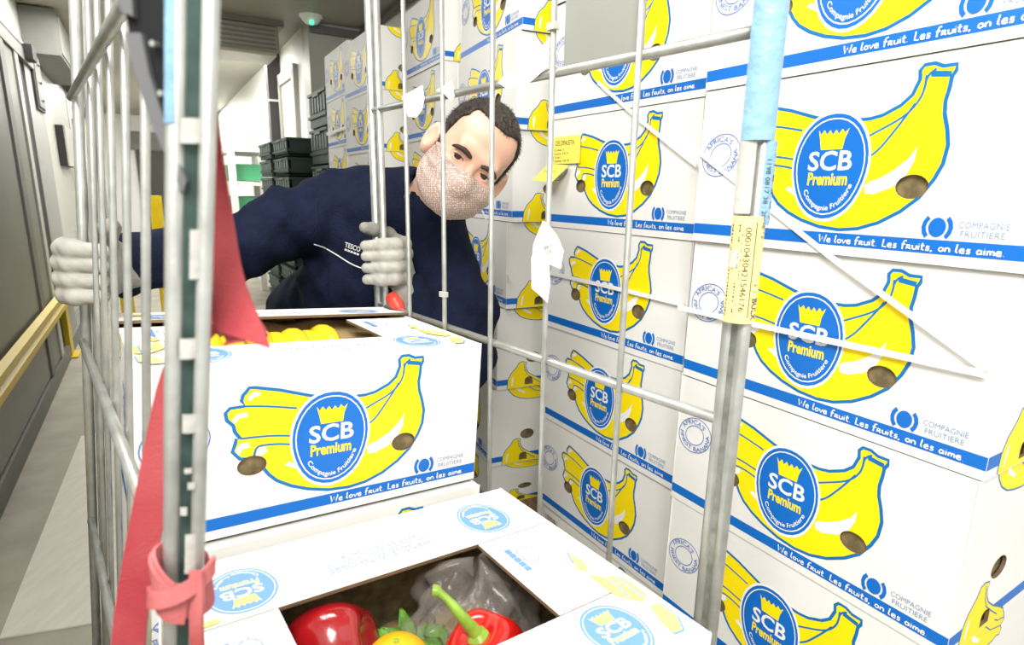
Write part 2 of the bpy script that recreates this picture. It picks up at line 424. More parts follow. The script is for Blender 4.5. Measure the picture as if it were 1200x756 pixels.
OUTLINE = [(.697, .926), (.706, .949), (.729, .95), (.75, .931), (.779, .931), (.779, .903), (.772, .877), (.771, .827), (.767, .771), (.77, .713), (.782, .641), (.79, .569), (.786, .481), (.772, .41), (.744, .321), (.704, .251), (.653, .19), (.598, .152), (.545, .14), (.482, .151), (.423, .183), (.375, .224), (.337, .272), (.315, .319), (.3, .366), (.275, .426), (.241, .44), (.223, .486), (.23, .528), (.233, .558), (.243, .555), (.229, .6), (.226, .634), (.21, .67), (.207, .709), (.218, .734), (.254, .737), (.246, .768), (.25, .8), (.258, .817), (.265, .838), (.279, .837), (.344, .808), (.418, .761), (.476, .73), (.516, .72), (.589, .721), (.621, .733), (.664, .773), (.688, .817), (.70, .885)]
def sc(pts, kx=L, ky=H): return [(u * kx, v * ky) for u, v in pts]
HOLE_R = oval(.722 * L, .374 * H, .017, .0135); HOLE_L = oval(.272 * L, .389 * H, .016, .013)
def long_art():
    a = Art([HOLE_R, HOLE_L])
    a.rect(0.0005, .052 * H, L - .0005, .122 * H, B_)
    a.poly(sc(OUTLINE), Y_)
    a.stroke(sc(OUTLINE), .0042, O_, True)
    for ln in ([(.714, .901), (.715, .85), (.709, .795), (.688, .737), (.66, .699), (.611, .652), (.58, .623)], [(.698, .775), (.677, .708), (.65, .63), (.624, .56), (.592, .514)], [(.254, .737), (.301, .725), (.345, .709), (.39, .69)],
               [(.243, .555), (.284, .553), (.327, .546), (.382, .527)], [(.275, .426), (.282, .494), (.301, .499), (.337, .494), (.382, .474)], [(.714, .87), (.72, .905), (.735, .925)]):
        a.stroke(sc(cm(ln)), .0026, O_)
    a.poly(sc([(.724, .918), (.771, .904), (.769, .878), (.725, .89)]), O_)
    for hl in ([(.72, .566), (.704, .513), (.671, .455), (.632, .411), (.612, .40), (.6, .378), (.605, .338), (.628, .336), (.673, .37), (.704, .428), (.718, .497)], [(.357, .359), (.369, .375), (.392, .347), (.388, .325)],
               [(.275, .815), (.292, .809), (.294, .789), (.279, .785), (.266, .763), (.262, .783)], [(.237, .70), (.258, .702), (.262, .677), (.241, .674), (.229, .645), (.223, .669)], [(.241, .524), (.262, .53), (.267, .499), (.248, .494), (.237, .461), (.231, .493)], [(.285, .482), (.306, .489), (.312, .459), (.297, .444), (.291, .41), (.28, .434)]):
        a.poly(sc(hl), W_)
    egg(a, .489 * L, .480 * H, .094)
    cx, cy = .799 * L, .182 * H
    a.poly(oval(cx, cy, .0085, .0105), B_)
    for sg in (-1, 1):
        a.poly([(cx + sg * r * math.cos(t), cy + r * 1.12 * math.sin(t)) for r, ts in ((.0152, range(-46, 47, 23)), (.0108, range(46, -47, -23))) for t in map(math.radians, ts)], B_)
    a.text('COMPAGNIE', .846 * L, .185 * H, .105 * L, .03 * H, G_); a.text('FRUITIERE', .853 * L, .143 * H, .092 * L, .03 * H, G_)
    a.hand('We love fruit. Les fruits, on les aime.', .49 * L, .068 * H, .465 * L, .040 * H, W_, .0015)
    cx, cy = .092 * L, .575 * H
    for k in (1, .56): a.stroke(oval(cx, cy, .034 * k, .029 * k, 26, .5), .0012, LB_, True)
    a.arc_text("AFRICA'S", cx, cy, .0225, .0195, math.radians(160), math.radians(45), .0075, LB_, .004, False)
    a.arc_text('FINEST BANANA', cx, cy, .030, .027, math.radians(180), math.radians(380), .0070, LB_, .004)
    return a
EW = .63 * W
HOLE_E = oval(.5 * EW, .37 * H, .021, .0145); HOLE_A = [(x * EW, y * H) for x, y in [(.385, .03), (.50, .03), (.50, .085), (.49, .11), (.465, .125), (.42, .125), (.395, .11), (.385, .085)]]
def end_art():
    a = Art([HOLE_E, HOLE_A])
    a.rect(.0005, .052 * H, .64 * EW, .122 * H, B_); a.rect(.60 * EW, .052 * H, W - .0005, .122 * H, B_)
    stem = [(.14, .005), (.15, .11), (.195, .19), (.27, .26), (.305, .315), (.35, .325), (.41, .312), (.395, .27), (.41, .22), (.45, .17), (.53, .12), (.62, .08), (.70, .04), (.72, .005)]
    a.poly(sc(stem, EW), Y_); a.stroke(sc(stem, EW), .0022, O_)
    a.stroke(sc([(.37, .30), (.385, .22), (.43, .15), (.52, .09), (.62, .03)], EW), .002, O_)
    a.poly(sc([(.2, .03), (.215, .03), (.235, .13), (.225, .15), (.205, .12)], EW), W_)
    return a
def end_art_top():
    a = Art()
    low = [(.22, .995), (.245, .95), (.30, .895), (.38, .855), (.48, .835), (.58, .825), (.67, .83), (.72, .845), (.765, .835), (.775, .87), (.755, .90), (.79, .93), (.76, .995)]
    a.poly(sc(low, EW), Y_); a.stroke(sc(low, EW), .0022, O_)
    a.stroke(sc([(.5, .995), (.6, .93), (.75, .90)], EW), .002, O_); a.stroke(sc([(.62, .995), (.68, .96), (.78, .945)], EW), .002, O_)
    a.poly(sc([(.33, .99), (.36, .95), (.45, .91), (.46, .93), (.40, .96), (.37, .99)], EW), W_)
    return a
def face_mesh(name, w_, holes, o, U, V, N, th=.004):          # cardboard wall with punched hand holes and their cut edges
    mb = MB(); o, U, V, N = Vector(o), Vector(U), Vector(V), Vector(N)
    polys = [[(0, 0), (w_, 0), (w_, H - .0012), (0, H - .0012)]]
    for h in holes: polys = [q for p in polys for q in punch(p, h)]
    for p in polys: mb.add([o + U * x + V * y for x, y in p], [tuple(range(len(p)))])
    for h in holes:
        n = len(h); mb.add([o + U * x + V * y for x, y in h] + [o + U * x + V * y - N * th for x, y in h], [(i, (i + 1) % n, n + (i + 1) % n, n + i) for i in range(n)], 1)
    return mb
def carton_parts(root, opened):
    t = .0025                              # the lid flares a little towards its bottom edge
    X, Y, Z = Vector((1, 0, 0)), Vector((0, 1, 0)), Vector((0, 0, 1))
    hx, hy = L / 2, W / 2
    fr = {'front': (Vector((-hx - t, -hy - t, .003)), X * (1 + 2 * t / L), Vector((0, t / H, 1)), -Y), 'right': (Vector((hx + t, -hy - t, .003)), Y * (1 + 2 * t / W), Vector((-t / H, 0, 1)), X),
          'left': (Vector((-hx - t, hy + t, .003)), -Y * (1 + 2 * t / W), Vector((t / H, 0, 1)), -X), 'back': (Vector((hx + t, hy + t, .003)), -X * (1 + 2 * t / L), Vector((0, -t / H, 1)), Y)}
    lid = MB()
    for k, wd, hs in (('front', L, [HOLE_R, HOLE_L]), ('right', W, [HOLE_E, HOLE_A]), ('left', W, [HOLE_E, HOLE_A]), ('back', L, [])):
        f = face_mesh('f', wd, hs, *fr[k]); lid.v_off = len(lid.v)
        o = len(lid.v); lid.v += f.v; lid.f += [tuple(i + o for i in q) for q in f.f]; lid.m += f.m
    if not opened: lid.add([(-hx, -hy, H - .0012), (hx, -hy, H - .0012), (hx, hy, H - .0012), (-hx, hy, H - .0012)], [(0, 1, 2, 3)])
    lid.obj('lid', [CARD, KRAFT], root, fix=False)
    tr = MB(); i = .0045; a, b = hx - i, hy - i; z0, z1 = 0.0, H - .012
    c = [(-a, -b), (a, -b), (a, b), (-a, b)]
    tr.add([(x, y, z) for z in (z0, z1) for x, y in c], [(0, 1, 5, 4), (1, 2, 6, 5), (2, 3, 7, 6), (3, 0, 4, 7), (3, 2, 1, 0)])
    tag(tr.obj('tray', INNER, root), 'brown kraft inner tray showing through the hand holes')
    me = long_art().mesh('side_print', *fr['front']); link('side_print', me, root)
    me = end_art().mesh('end_print', *fr['right']); link('end_print', me, root)
    me = end_art_top().mesh('upper_end_print', *fr['right']); link('upper_end_print', me, root)
    return fr
P1 = empty('banana_carton', (0, 0, 0), 'x', 'carton'); carton_parts(P1, False)

# aisle frame: perp = sideways from the camera line, al = along the aisle
YW = -.55
AD = Vector((math.sin(YW), math.cos(YW), 0)); AE = Vector((math.cos(YW), -math.sin(YW), 0)); AR = Rz(YW * -1)
def ai(perp, al, z): return AE * perp + AD * al + Vector((0, 0, z))
ORD = ['topmost', 'second from the top', 'third from the top', 'fourth from the top', 'fifth from the top', 'sixth from the top', 'lowest, seventh from the top']
used = [False]
def carton_at(corner, yw, z, pitch, label, group):           # corner = near bottom corner of the printed aisle side
    d = Vector((math.sin(yw), math.cos(yw), 0)); e = Vector((math.cos(yw), -math.sin(yw), 0))
    c = Vector((corner[0], corner[1], 0)) + d * (L / 2) + e * (W / 2)
    o = P1 if not used[0] else copy_tree(P1); used[0] = True
    M = Matrix(((-d.x, e.x, 0), (-d.y, e.y, 0), (0, 0, 1)))
    o.matrix_world = Matrix.Translation((c.x, c.y, z)) @ M.to_4x4() @ Matrix.Diagonal((1, 1, pitch / H, 1))
    tag(o, label, 'carton', group); return o
def stack(corner, yw, ztop, pitch, n, where, group, jit=.0015, lean=None):
    for k in range(n):
        j = Vector((random.uniform(-jit, jit), random.uniform(-jit, jit)))
        if lean: j.x += lean[k]                # a stack that has slipped a little, row by row
        nm = ORD[k] if n > 1 else ''
        carton_at((corner[0] + j.x, corner[1] + j.y), yw + random.uniform(-.004, .004), ztop - pitch * k, pitch, 'white banana carton, %s %s' % (nm, where), group)
S = .84
A0 = (.5436 , .5748); 
A_cor = Vector((.345 * S, 1.112 * S)) - Vector((math.sin(-.5431), math.cos(-.5431))) * L
stack(A_cor, -.5431, 1.275, .2234, 6, 'of the nearest stack at right', 'cartons in the nearest right stack')
B_cor = Vector((.0931 * S, 1.601 * S)) - Vector((math.sin(-.5632), math.cos(-.5632))) * L
stack(B_cor, -.5632, 1.505, .2293, 7, 'of the second stack, behind the rods', 'cartons in the second right stack')
stack((-.008 * S, 1.771 * S), -.435, 1.494, .2234, 6, 'of the third stack, behind the man', 'cartons in the third right stack', lean=(.020, .011, .004, -.007, -.030, -.043))
stack((-.262 * S, 2.31 * S), -.492, 1.516, .2234, 6, 'of the fourth stack, left of the head', 'cartons in the fourth right stack')
stack((-.664 * S * .93, 2.963 * S * .93), -.55, 1.126 + .445 * S - .011, .2234, 6, 'of the fifth stack, past the cage post', 'cartons in the fifth right stack')
stack((-.849 * S * 1.06, 3.143 * S * 1.06), -.53, 1.126 + .512 * S - .011, .2234, 6, 'of the far stack beside green crates', 'cartons in the far right stack')

# pallets, boards as single pieces
def pallet(corner, yw, z0, z1, label, lx=L, ly=W):
    d = Vector((math.sin(yw), math.cos(yw), 0)); e = Vector((math.cos(yw), -math.sin(yw), 0))
    M = Matrix(((-d.x, e.x, 0), (-d.y, e.y, 0), (0, 0, 1)))
    c = Vector((corner[0], corner[1], 0)) + d * (lx / 2) + e * (ly / 2)
    r = empty('wooden_pallet', (c.x, c.y, z0), label, 'pallet', rot=M); h = z1 - z0
    for k in range(4):
        mb = MB(); mb.box((0, -ly / 2 + ly * (k + .5) / 4, h - .01), (lx, ly / 4 - .012, .02)); mb.obj('deck_board', WOOD, r)
    for k in range(3):
        mb = MB(); mb.box(((k - 1) * (lx / 2 - .03), 0, h / 2 - .005), (.06, ly, h - .03)); mb.obj('bearer', WOOD, r)
        mb = MB(); mb.box((0, (k - 1) * (ly / 2 - .04), .005), (lx, .07, .01)); mb.obj('base_board', WOOD, r)
pallet(A_cor, -.5431, 0, .158, 'wooden pallet under the nearest right stack of cartons')
pallet(B_cor, -.5632, 0, .129, 'wooden pallet under the second right stack of cartons')
cC = (-.008 * S - .045, 1.771 * S)
pallet(cC, -.435, 0, .128, 'lower wooden pallet under the third stack of cartons')
pallet(cC, -.435, .128, .256, 'upper wooden pallet under the third stack of cartons')
pallet((-.262 * S, 2.31 * S), -.492, 0, .399, 'tall wooden pallet under the fourth stack of cartons')
pallet((-.664 * S * .93, 2.963 * S * .93), -.55, 0, 1.126 + .445 * S - .011 - .2234 * 5, 'tall wooden pallet under the fifth stack of cartons')
pallet((-.849 * S * 1.06, 3.143 * S * 1.06), -.53, 0, 1.126 + .512 * S - .011 - .2234 * 5, 'tall wooden pallet under the far stack of cartons')
# a low half-height tray under the third stack
c = carton_at(cC, -.435, .257, .120, 'low crushed banana carton, lowest of the third stack', None)

# ------------------------------------------------------------------ setting
def struct(mb, name, m, smooth=False): return tag(mb.obj(name, m, smooth=smooth), kind='structure')
mb = MB(); mb.box(ai(1.0, 5.2, -.05), (7, 17, .1), AR); struct(mb, 'floor', FLOORM)
CZ = 2.277
mb = MB(); mb.box(ai(.6, 6.2, CZ + .05), (4.2, 12.4, .1), AR); struct(mb, 'ceiling', CEILM)
LWP = -.617
mb = MB(); mb.box(ai(LWP - .1, 6.2, CZ / 2), (.2, 12.4, CZ), AR); wl = struct(mb, 'wall_left', WALLM)
for a in (7.6, 8.9, 10.2):
    m2 = MB(); m2.box(ai(LWP + .001, a, CZ / 2), (.004, .025, CZ), AR); wchild(m2.obj('panel_joint', METG), wl)
mb = MB(); mb.box(ai(1.6, 3.0, CZ / 2), (.2, 6.0, CZ), AR); struct(mb, 'wall_right', WALLL)
mb = MB(); mb.box(ai(1.30, 4.70, CZ / 2), (.44, .2, CZ), AR); struct(mb, 'wall_cross', WALLM)
mb = MB(); mb.box(ai(1.18, 8.6, CZ / 2), (.2, 7.6, CZ), AR); struct(mb, 'wall_corridor', WALLL)
mb = MB(); mb.box(ai(.2, 12.3, CZ / 2), (2.2, .2, CZ), AR); struct(mb, 'wall_far', WALLL)
mb = MB(); mb.box(ai(LWP + .035, 4.2, .045), (.07, 8, .09), AR); struct(mb, 'baseboard_left', METG)
# conduit at the right wall / ceiling junction, and a trim on the cross wall
mb = MB(); mb.tube([ai(1.46, 1.0, CZ - .03), ai(1.46, 4.58, CZ - .03)], .018); struct(mb, 'trim_1', METG)
mb = MB(); mb.box(ai(1.30, 4.58, CZ - .05), (.42, .04, .05), AR); struct(mb, 'trim_2', METG)
# dark doorway at the far end, door frame on the corridor wall
mb = MB(); mb.box(ai(.25, 12.18, .95), (.75, .05, 1.5), AR); d3 = struct(mb, 'door_3', mat('dark_door', (.05, .045, .04), .5))
mb = MB(); mb.box(ai(.25, 12.17, 1.86), (1.0, .06, .3), AR); wchild(mb.obj('door_header', METG), d3)
mb = MB(); mb.box(ai(1.075, 5.35, 1.0), (.02, .50, 1.95), AR); d2 = struct(mb, 'door_2', mat('cream_door', (.72, .70, .62), .5))
for da in (-.29, .29):
    mb = MB(); mb.box(ai(1.07, 5.35 + da, 1.02), (.05, .09, 2.04), AR); wchild(mb.obj('door_frame', WALLM), d2)
mb = MB(); mb.box(ai(1.07, 5.35, 2.02), (.05, .66, .09), AR); wchild(mb.obj('door_frame', WALLM), d2)
# dark boxed duct dropping along the corridor wall
r = empty('boxed_duct', ai(1.02, 5.72, 0), 'dark vertical boxed duct with a pale clamp band at the corridor wall', 'duct')
mb = MB(); mb.box(ai(1.02, 5.72, CZ / 2), (.10, .12, CZ), AR); wchild(mb.obj('duct_casing', mat('dark_grey_duct', (.045, .04, .042), .5)), r)
mb = MB(); mb.box(ai(1.02, 5.72, 1.86), (.115, .135, .016), AR); wchild(mb.obj('clamp_band', WALLL), r)
# sliding cold-store door on the left wall
mb = MB(); mb.box(ai(LWP + .03, 2.7, .97), (.06, 3.55, 1.74), AR); d1 = struct(mb, 'door_1', WALLD)
for a, wd, m in ((4.36, .10, WALLM), (3.95, .12, METG)):
    mb = MB(); mb.box(ai(LWP + .064, a, .97), (.012, wd, 1.74), AR); wchild(mb.obj('door_edge_strip', m), d1)
mb = MB(); mb.box(ai(LWP + .02, 4.60, .98), (.05, .17, 1.86), AR); wchild(mb.obj('rubber_seal', SEAL), d1)
mb = MB(); mb.box(ai(LWP + .02, 5.02, .98), (.07, .62, 1.96), AR); wchild(mb.obj('door_jamb', METG if False else mat('pale_grey_jamb', (.27, .27, .25), .45)), d1)
mb = MB(); mb.box(ai(LWP + .05, 3.0, 1.86), (.05, 3.9, .07), AR); wchild(mb.obj('sliding_track', METG), d1)
mb = MB(); mb.box(ai(LWP + .06, 3.0, 1.905), (.03, 3.9, .012), AR); wchild(mb.obj('track_slot', SEAL), d1)
mb = MB(); mb.box(ai(LWP + .09, 4.7, 1.88), (.05, .16, .08), AR); wchild(mb.obj('track_roller', SEAL), d1)
rb = empty('bolted_bracket', ai(LWP + .06, 5.1, 1.6), 'grey bolted bracket plate with a black edge above the door jamb', 'bracket')
mb = MB(); mb.box(ai(LWP + .062, 5.1, 1.77), (.014, .32, .36), AR); wchild(mb.obj('back_plate', SEAL), rb)
mb = MB(); mb.box(ai(LWP + .072, 5.1, 1.77), (.01, .24, .32), AR); wchild(mb.obj('front_plate', METG), rb)
for zz in (1.66, 1.77, 1.88):
    mb = MB(); mb.tube([ai(LWP + .075, 5.1, zz), ai(LWP + .09, 5.1, zz)], .012, 8); wchild(mb.obj('bolt', STEELD), rb)
ro = empty('door_motor_housing', ai(LWP + .08, 6.0, 1.98), 'grey metal motor housing under the ceiling on the left wall', 'housing')
mb = MB(); mb.box(ai(LWP + .10, 6.0, 2.12), (.20, 1.5, .29), AR); wchild(mb.obj('housing_case', METG), ro)
mb = MB(); mb.box(ai(LWP + .203, 6.0, 2.12), (.008, 1.42, .25), AR); wchild(mb.obj('housing_cover', mat('grey_cover', (.20, .20, .175), .55)), ro)
mb = MB(); mb.box(ai(LWP + .208, 6.4, 2.12), (.006, .02, .25), AR); wchild(mb.obj('cover_seam', SEAL), ro)
rs = empty('wall_sign_plate', ai(LWP + .03, 6.7, 1.27), 'blank pale plate standing off the left wall', 'sign')
mb = MB(); mb.box(ai(LWP + .03, 6.7, 1.44), (.05, .75, .33), AR); wchild(mb.obj('plate_edge', SEAL), rs)
mb = MB(); mb.box(ai(LWP + .06, 6.73, 1.44), (.012, .72, .33), AR); wchild(mb.obj('plate_face', mat('grey_white_plate', (.5, .5, .46), .4)), rs)
mb = MB(); mb.box(ai(LWP + .05, 7.7, 2.08), (.09, 1.1, .10), AR); o = bevel(mb.obj('door_closer', BLACKP), .01); tag(o, 'black oblong door closer on the left wall behind the cage', 'closer')
mb = MB(); mb.tube([ai(LWP + .02, 5.6, 1.97), ai(LWP + .02, 7.2, 2.05)], .010, 6); tag(mb.obj('wall_cable', SEAL), 'thin dark cable running along the left wall to the closer', 'cable')
mb = MB(); mb.box(ai(LWP + .03, 9.4, 2.0), (.05, 1.6, .07), AR); tag(mb.obj('cable_tray', BLACKP), 'dark cable tray on the far left wall', 'tray')
for q, (a, z0, z1) in enumerate(((8.2, .2, 1.95), (10.6, .2, 1.9))):
    mb = MB(); mb.box(ai(LWP + .02, a, (z0 + z1) / 2), (.04, .10, z1 - z0), AR)
    tag(mb.obj('wall_post', SEAL if q else METG), 'dark narrow upright on the left wall, %s one' % ('farther' if q else 'nearer'), 'post')
mb = MB(); rp = [ai(LWP + .06, 7.3 + .12 * math.cos(t), 1.25 + .09 * math.sin(t)) for t in [i * .45 for i in range(15)]]
mb.tube(rp + [ai(LWP + .05, 7.4, 1.75)], .012, 6); tag(mb.obj('hanging_cable_loop', STEELD), 'grey cable hanging in a loop on the left wall above the glove', 'cable')

# yellow guard rail along the wall: folded beam on posts
rg = empty('guard_rail', ai(LWP + .1, 4.0, 0), 'yellow steel guard rail along the left wall', 'rail')
prof = [(0, -.055), (.03, -.045), (.03, -.015), (.012, 0), (.03, .015), (.03, .045), (0, .055)]
mb = MB(); k = len(prof); pr = [(LWP + .075 + x, z + .415) for x, z in prof]
mb.add([ai(x, a, z) for a in (.3, 5.2) for x, z in pr], [(i, i + 1, k + i + 1, k + i) for i in range(k - 1)] + [(k - 1, 0, k, 2 * k - 1), tuple(range(k)), tuple(range(2 * k - 1, k - 1, -1))])
wchild(mb.obj('beam', YSTEEL), rg)
for a in (1.6, 4.75):
    mb = MB(); mb.box(ai(LWP + .05, a, .225), (.05, .13, .45), AR); wchild(mb.obj('post', YSTEEL), rg)
    mb = MB(); mb.box(ai(LWP + .06, a, .006), (.10, .20, .012), AR); wchild(mb.obj('foot_plate', YSTEEL), rg)
ry = empty('yellow_barrier', (-3.05, 5.0, 0), 'yellow steel barrier frame standing far down the aisle', 'barrier')
for x, y, h_ in ((-3.02, 5.0, 1.04), (-3.20, 4.75, .74)):
    mb = MB(); mb.box((x, y, h_ / 2), (.07, .07, h_)); wchild(mb.obj('post', YSTEEL), ry)
for z in (.69, .40):
    mb = MB(); mb.box((-3.11, 4.875, z), (.30, .05, .09), Rz(.95)); wchild(mb.obj('crossbar', YSTEEL), ry)
mb = MB(); mb.add([ai(p, a, z) for z in (.0, .004) for p, a in ((-.436, 1.74), (-.376, 3.13), (-.02, 3.2), (-.02, 1.63))], [(3, 2, 1, 0), (4, 5, 6, 7), (0, 1, 5, 4), (1, 2, 6, 5), (2, 3, 7, 6), (3, 0, 4, 7)])
tag(mb.obj('floor_sheet', MATM), 'pale grey sheet lying on the concrete aisle floor left of the cage', 'floor sheet')

# ceiling things
ru = empty('cooling_unit', ai(.76, 4.95, 2.0), 'beige ceiling cooling unit above the far aisle', 'cooler')
mb = MB(); mb.box(ai(.61, 4.95, 2.16), (.60, .42, .18), AR); wchild(bevel(mb.obj('unit_case', mat('beige_metal', (.33, .30, .23), .5)), .02), ru)
mb = MB(); mb.box(ai(.61, 4.95, 2.258), (.66, .48, .04), AR); wchild(mb.obj('top_flange', mat('brown_metal', (.16, .14, .11), .5)), ru)
for k in range(5):
    mb = MB(); mb.box(ai(.61, 4.735, 2.09 + k * .030), (.54, .012, .012), AR); wchild(mb.obj('grille_bar', METG), ru)
mb = MB(); mb.box(ai(.61, 4.95, 2.06), (.56, .36, .022), AR); wchild(mb.obj('drip_tray', mat('pale_beige_metal', (.45, .42, .34), .4)), ru)
rd = empty('smoke_detector', ai(1.05, 4.42, 2.2), 'round ceiling detector with a green light by the cross wall', 'detector')
mb = MB(); mb.lathe([(0.001, CZ - .055), (.04, CZ - .052), (.062, CZ - .028), (.064, CZ - .012), (.078, CZ - .01), (.078, CZ)], 20, 0, ai(1.07, 4.45, 0)); wchild(mb.obj('detector_body', WALLL, smooth=True), rd)
mb = MB(); mb.box(ai(1.06, 4.40, CZ - .058), (.022, .022, .018), AR); wchild(mb.obj('green_light', LED), rd)
def luminaire(p, a, ln, label):
    r = empty('ceiling_lamp', ai(p, a, CZ - .1), label, 'lamp', 'tube lamps on the corridor ceiling')
    mb = MB(); mb.box(ai(p, a, CZ - .02), (.16, ln, .04), AR); wchild(mb.obj('lamp_tray', WALLL), r)
    for s in (-.04, .04):
        mb = MB(); mb.tube([ai(p + s, a - ln / 2 + .03, CZ - .055), ai(p + s, a + ln / 2 - .03, CZ - .055)], .016, 8); wchild(mb.obj('tube', TUBE), r)
luminaire(.5, 6.6, 1.4, 'ceiling tube lamp just beyond the cooling unit')
luminaire(.5, 9.4, 1.4, 'ceiling tube lamp at the far end of the corridor')

# green plastic crates
def crate_mesh(lx, ly, h):
    r = empty('plastic_crate', (0, 0, 0), 'x', 'crate')
    mb = MB(); t = .012
    for sx, sy, c in ((lx, t, (0, -ly / 2 + t / 2)), (lx, t, (0, ly / 2 - t / 2)), (t, ly, (-lx / 2 + t / 2, 0)), (t, ly, (lx / 2 - t / 2, 0))): mb.box((c[0], c[1], h / 2), (sx, sy, h - .01))
    mb.box((0, 0, .01), (lx, ly, .015)); mb.obj('crate_body', CRATE, r)
    mb = MB()
    for z in (h - .015, h * .3): mb.box((0, 0, z), (lx + .02, ly + .02, .016))
    mb.obj('rim', CRATE, r)
    n = 6
    for k in range(n):
        mb = MB(); x = -lx / 2 + lx * (k + .5) / n; mb.box((x, -ly / 2 - .003, h * .62), (lx / n * .62, .006, h * .42)); mb.obj('side_panel', CRATEG, r)
    mb = MB(); mb.box((0, -ly / 2 - .008, h * .86), (lx * .34, .012, h * .07)); mb.obj('handle', CRATEG, r)
    return r
def crates(lx, ly, h, corner, zs, lab, group, n0):
    pr = None; c = ai(corner[0] + ly / 2, corner[1] + lx / 2, 0); M = Matrix(((-AD.x, AE.x, 0), (-AD.y, AE.y, 0), (0, 0, 1)))
    for i, z in enumerate(zs):
        if pr is None: pr = o = crate_mesh(lx, ly, h - .004)
        else: o = copy_tree(pr)
        o.matrix_world = Matrix.Translation((c.x, c.y, z)) @ M.to_4x4(); tag(o, lab(i), 'crate', group)
NM = ['topmost', 'second', 'third', 'fourth', 'fifth', 'sixth', 'seventh', 'eighth', 'ninth', 'tenth', 'eleventh', 'twelfth']
crates(.40, .24, .21, (.895, 3.48), [1.475 - .21 * i for i in range(8)], lambda i: 'dark green crate, %s of the tall pile next to the far cartons' % NM[i], 'crates in the tall green pile', 8)
crates(.48, .29, .123, (.785, 4.05), [1.325 - .123 * i for i in range(12)], lambda i: 'low dark green crate, %s of the pile nearer the duct' % NM[i], 'crates in the low green pile', 12)
crates(.46, .26, .123, (.77, 4.58), [1.325 - .123 * i for i in range(12)], lambda i: 'low dark green crate, %s of the rear low pile' % NM[i], 'crates in the rear green pile', 12)
# rack with bright packs far down the aisle
rk = empty('storage_rack', ai(.72, 6.2, 0), 'white upright rack with shelves left of the green crates', 'rack')
for p, a in ((.66, 5.95), (.66, 6.95), (1.0, 5.95), (1.0, 6.95)):
    mb = MB(); mb.box(ai(p, a, .75), (.06, .06, 1.5), AR); wchild(mb.obj('upright', WALLL), rk)
for z in (.55, .85, 1.15, 1.45):
    mb = MB(); mb.box(ai(.83, 6.45, z), (.36, 1.02, .03), AR); wchild(mb.obj('shelf', WALLL), rk)
k = 0
for z, mm in ((1.165, PGREEN), (.865, PGREEN), (.565, BLACKP)):
    for j in range(4):
        mb = MB(); mb.box(ai(.80, 6.12 + j * .22, z + .09), (.26, .17, .15), AR)
        o = mb.obj('pack', [PGREEN, PAPER, BLACKP, YLABB][(j + k) % 4]); k += 1
        tag(o, '%s pack on the %s rack shelf, %s from the near end' % (['green', 'white', 'black', 'yellow'][(j + k - 1) % 4], {1.165: 'upper', .865: 'middle', .565: 'lower'}[z], NM[j] if j else 'first'), 'pack', 'packs on the far rack')

# ------------------------------------------------------------------ the cage trolley
rc = empty('roll_cage', (-.2, .65, 0), 'galvanised roll cage trolley with rod sides, loaded with open banana cartons', 'trolley')
def part(mb, name, m, smooth=False, label=None, par=None):
    o = wchild(mb.obj(name, m, smooth=smooth), par or rc)
    if label: o['label'] = label
    return o
def rod(p, q, rad, name='rod', m=STEEL, n=10):
    mb = MB(); mb.tube([p, q], rad, n); return part(mb, name, m, True)
UC = Vector((math.cos(.688), math.sin(.688), 0)); DC = Vector((-math.sin(.688), math.cos(.688), 0)); PR0 = Vector((-.1312, .9455, .9093))
def rp_(lat, z, off=0.0): return Vector((PR0.x, PR0.y, 0)) + DC * lat + UC * off + Vector((0, 0, z))
ZT = 1.62
# right side: posts
for lat, rad, nm in ((-.529, .0060, 'post'), (-.5445, .0060, 'post'), (.196, .0080, 'post'), (.168, .0060, 'post')):
    rod(rp_(lat, .09), rp_(lat, ZT), rad, nm, n=14)
mb = MB(); mb.box(rp_(-.537, .855, -.002), (.003, .012, 1.53), Rz(.688)); part(mb, 'post_web', STEELD)
mb = MB(); mb.box(rp_(.182, .855), (.003, .022, 1.53), Rz(.688)); part(mb, 'post_web', STEELD)
for z in (1.262, .911, .56, .20, ZT):
    rod(rp_(-.53, z), rp_(.19, z), .0055, 'rail')
RODS = [-.408, -.282, -.167, -.047, .064]
for l in RODS: rod(rp_(l, .20, -.0075), rp_(l, ZT, -.0075), .0036)
mb = MB(); mb.box(rp_(-.352, 1.445, -.002), (.003, .112, .36), Rz(.688)); part(mb, 'sign_plate', PLATE, label='blank grey metal sign plate between the rods')
for l, z in ((-.047, .966), (-.282, 1.31)):
    mb = MB(); mb.box(rp_(l, z, -.009), (.008, .014, .008), Rz(.688)); part(mb, 'clip', RESID)
# left side: leaning panel
UL = Vector((.7695, .6337, -.0799)); DL = Vector((-.6357, .7719, 0)); PL = Vector((.0617, .0508, .9968)); PF = Vector((-.1549, .2646, 1.0336))
def lp(lat, up, off=0.0): return PF + DL * (lat - .15 * up) + PL * up + UL * off
mb = MB(); side = Vector((1, 0, 0))
for s, rad in ((-.0062, .0042), (.0072, .0034)):
    rod(lp(0, -.95) + side * s, lp(0, .60) + side * s, rad, 'post', n=14)
mb = MB(); mb.tube([lp(0, -.95) + Vector((.0012, .002, 0)), lp(0, .60) + Vector((.0012, .002, 0))], .0042, 4); part(mb, 'post_web', TEAL)
for s, rad in ((.003, .0062), (.018, .0052)): rod(lp(.665, -.95) + side * s, lp(.665, .60) + side * s, rad, 'post', n=12)
for up in (.20, -.119, -.383, -.75, .58): rod(lp(0.0 + .15 * up + .006, up, -.003), lp(.665 + .15 * up, up, -.003), .0048, 'rail')
for l in (.158, .250, .342, .434, .526): rod(lp(l, -.75, .005), lp(l, .58, .005), .0030)
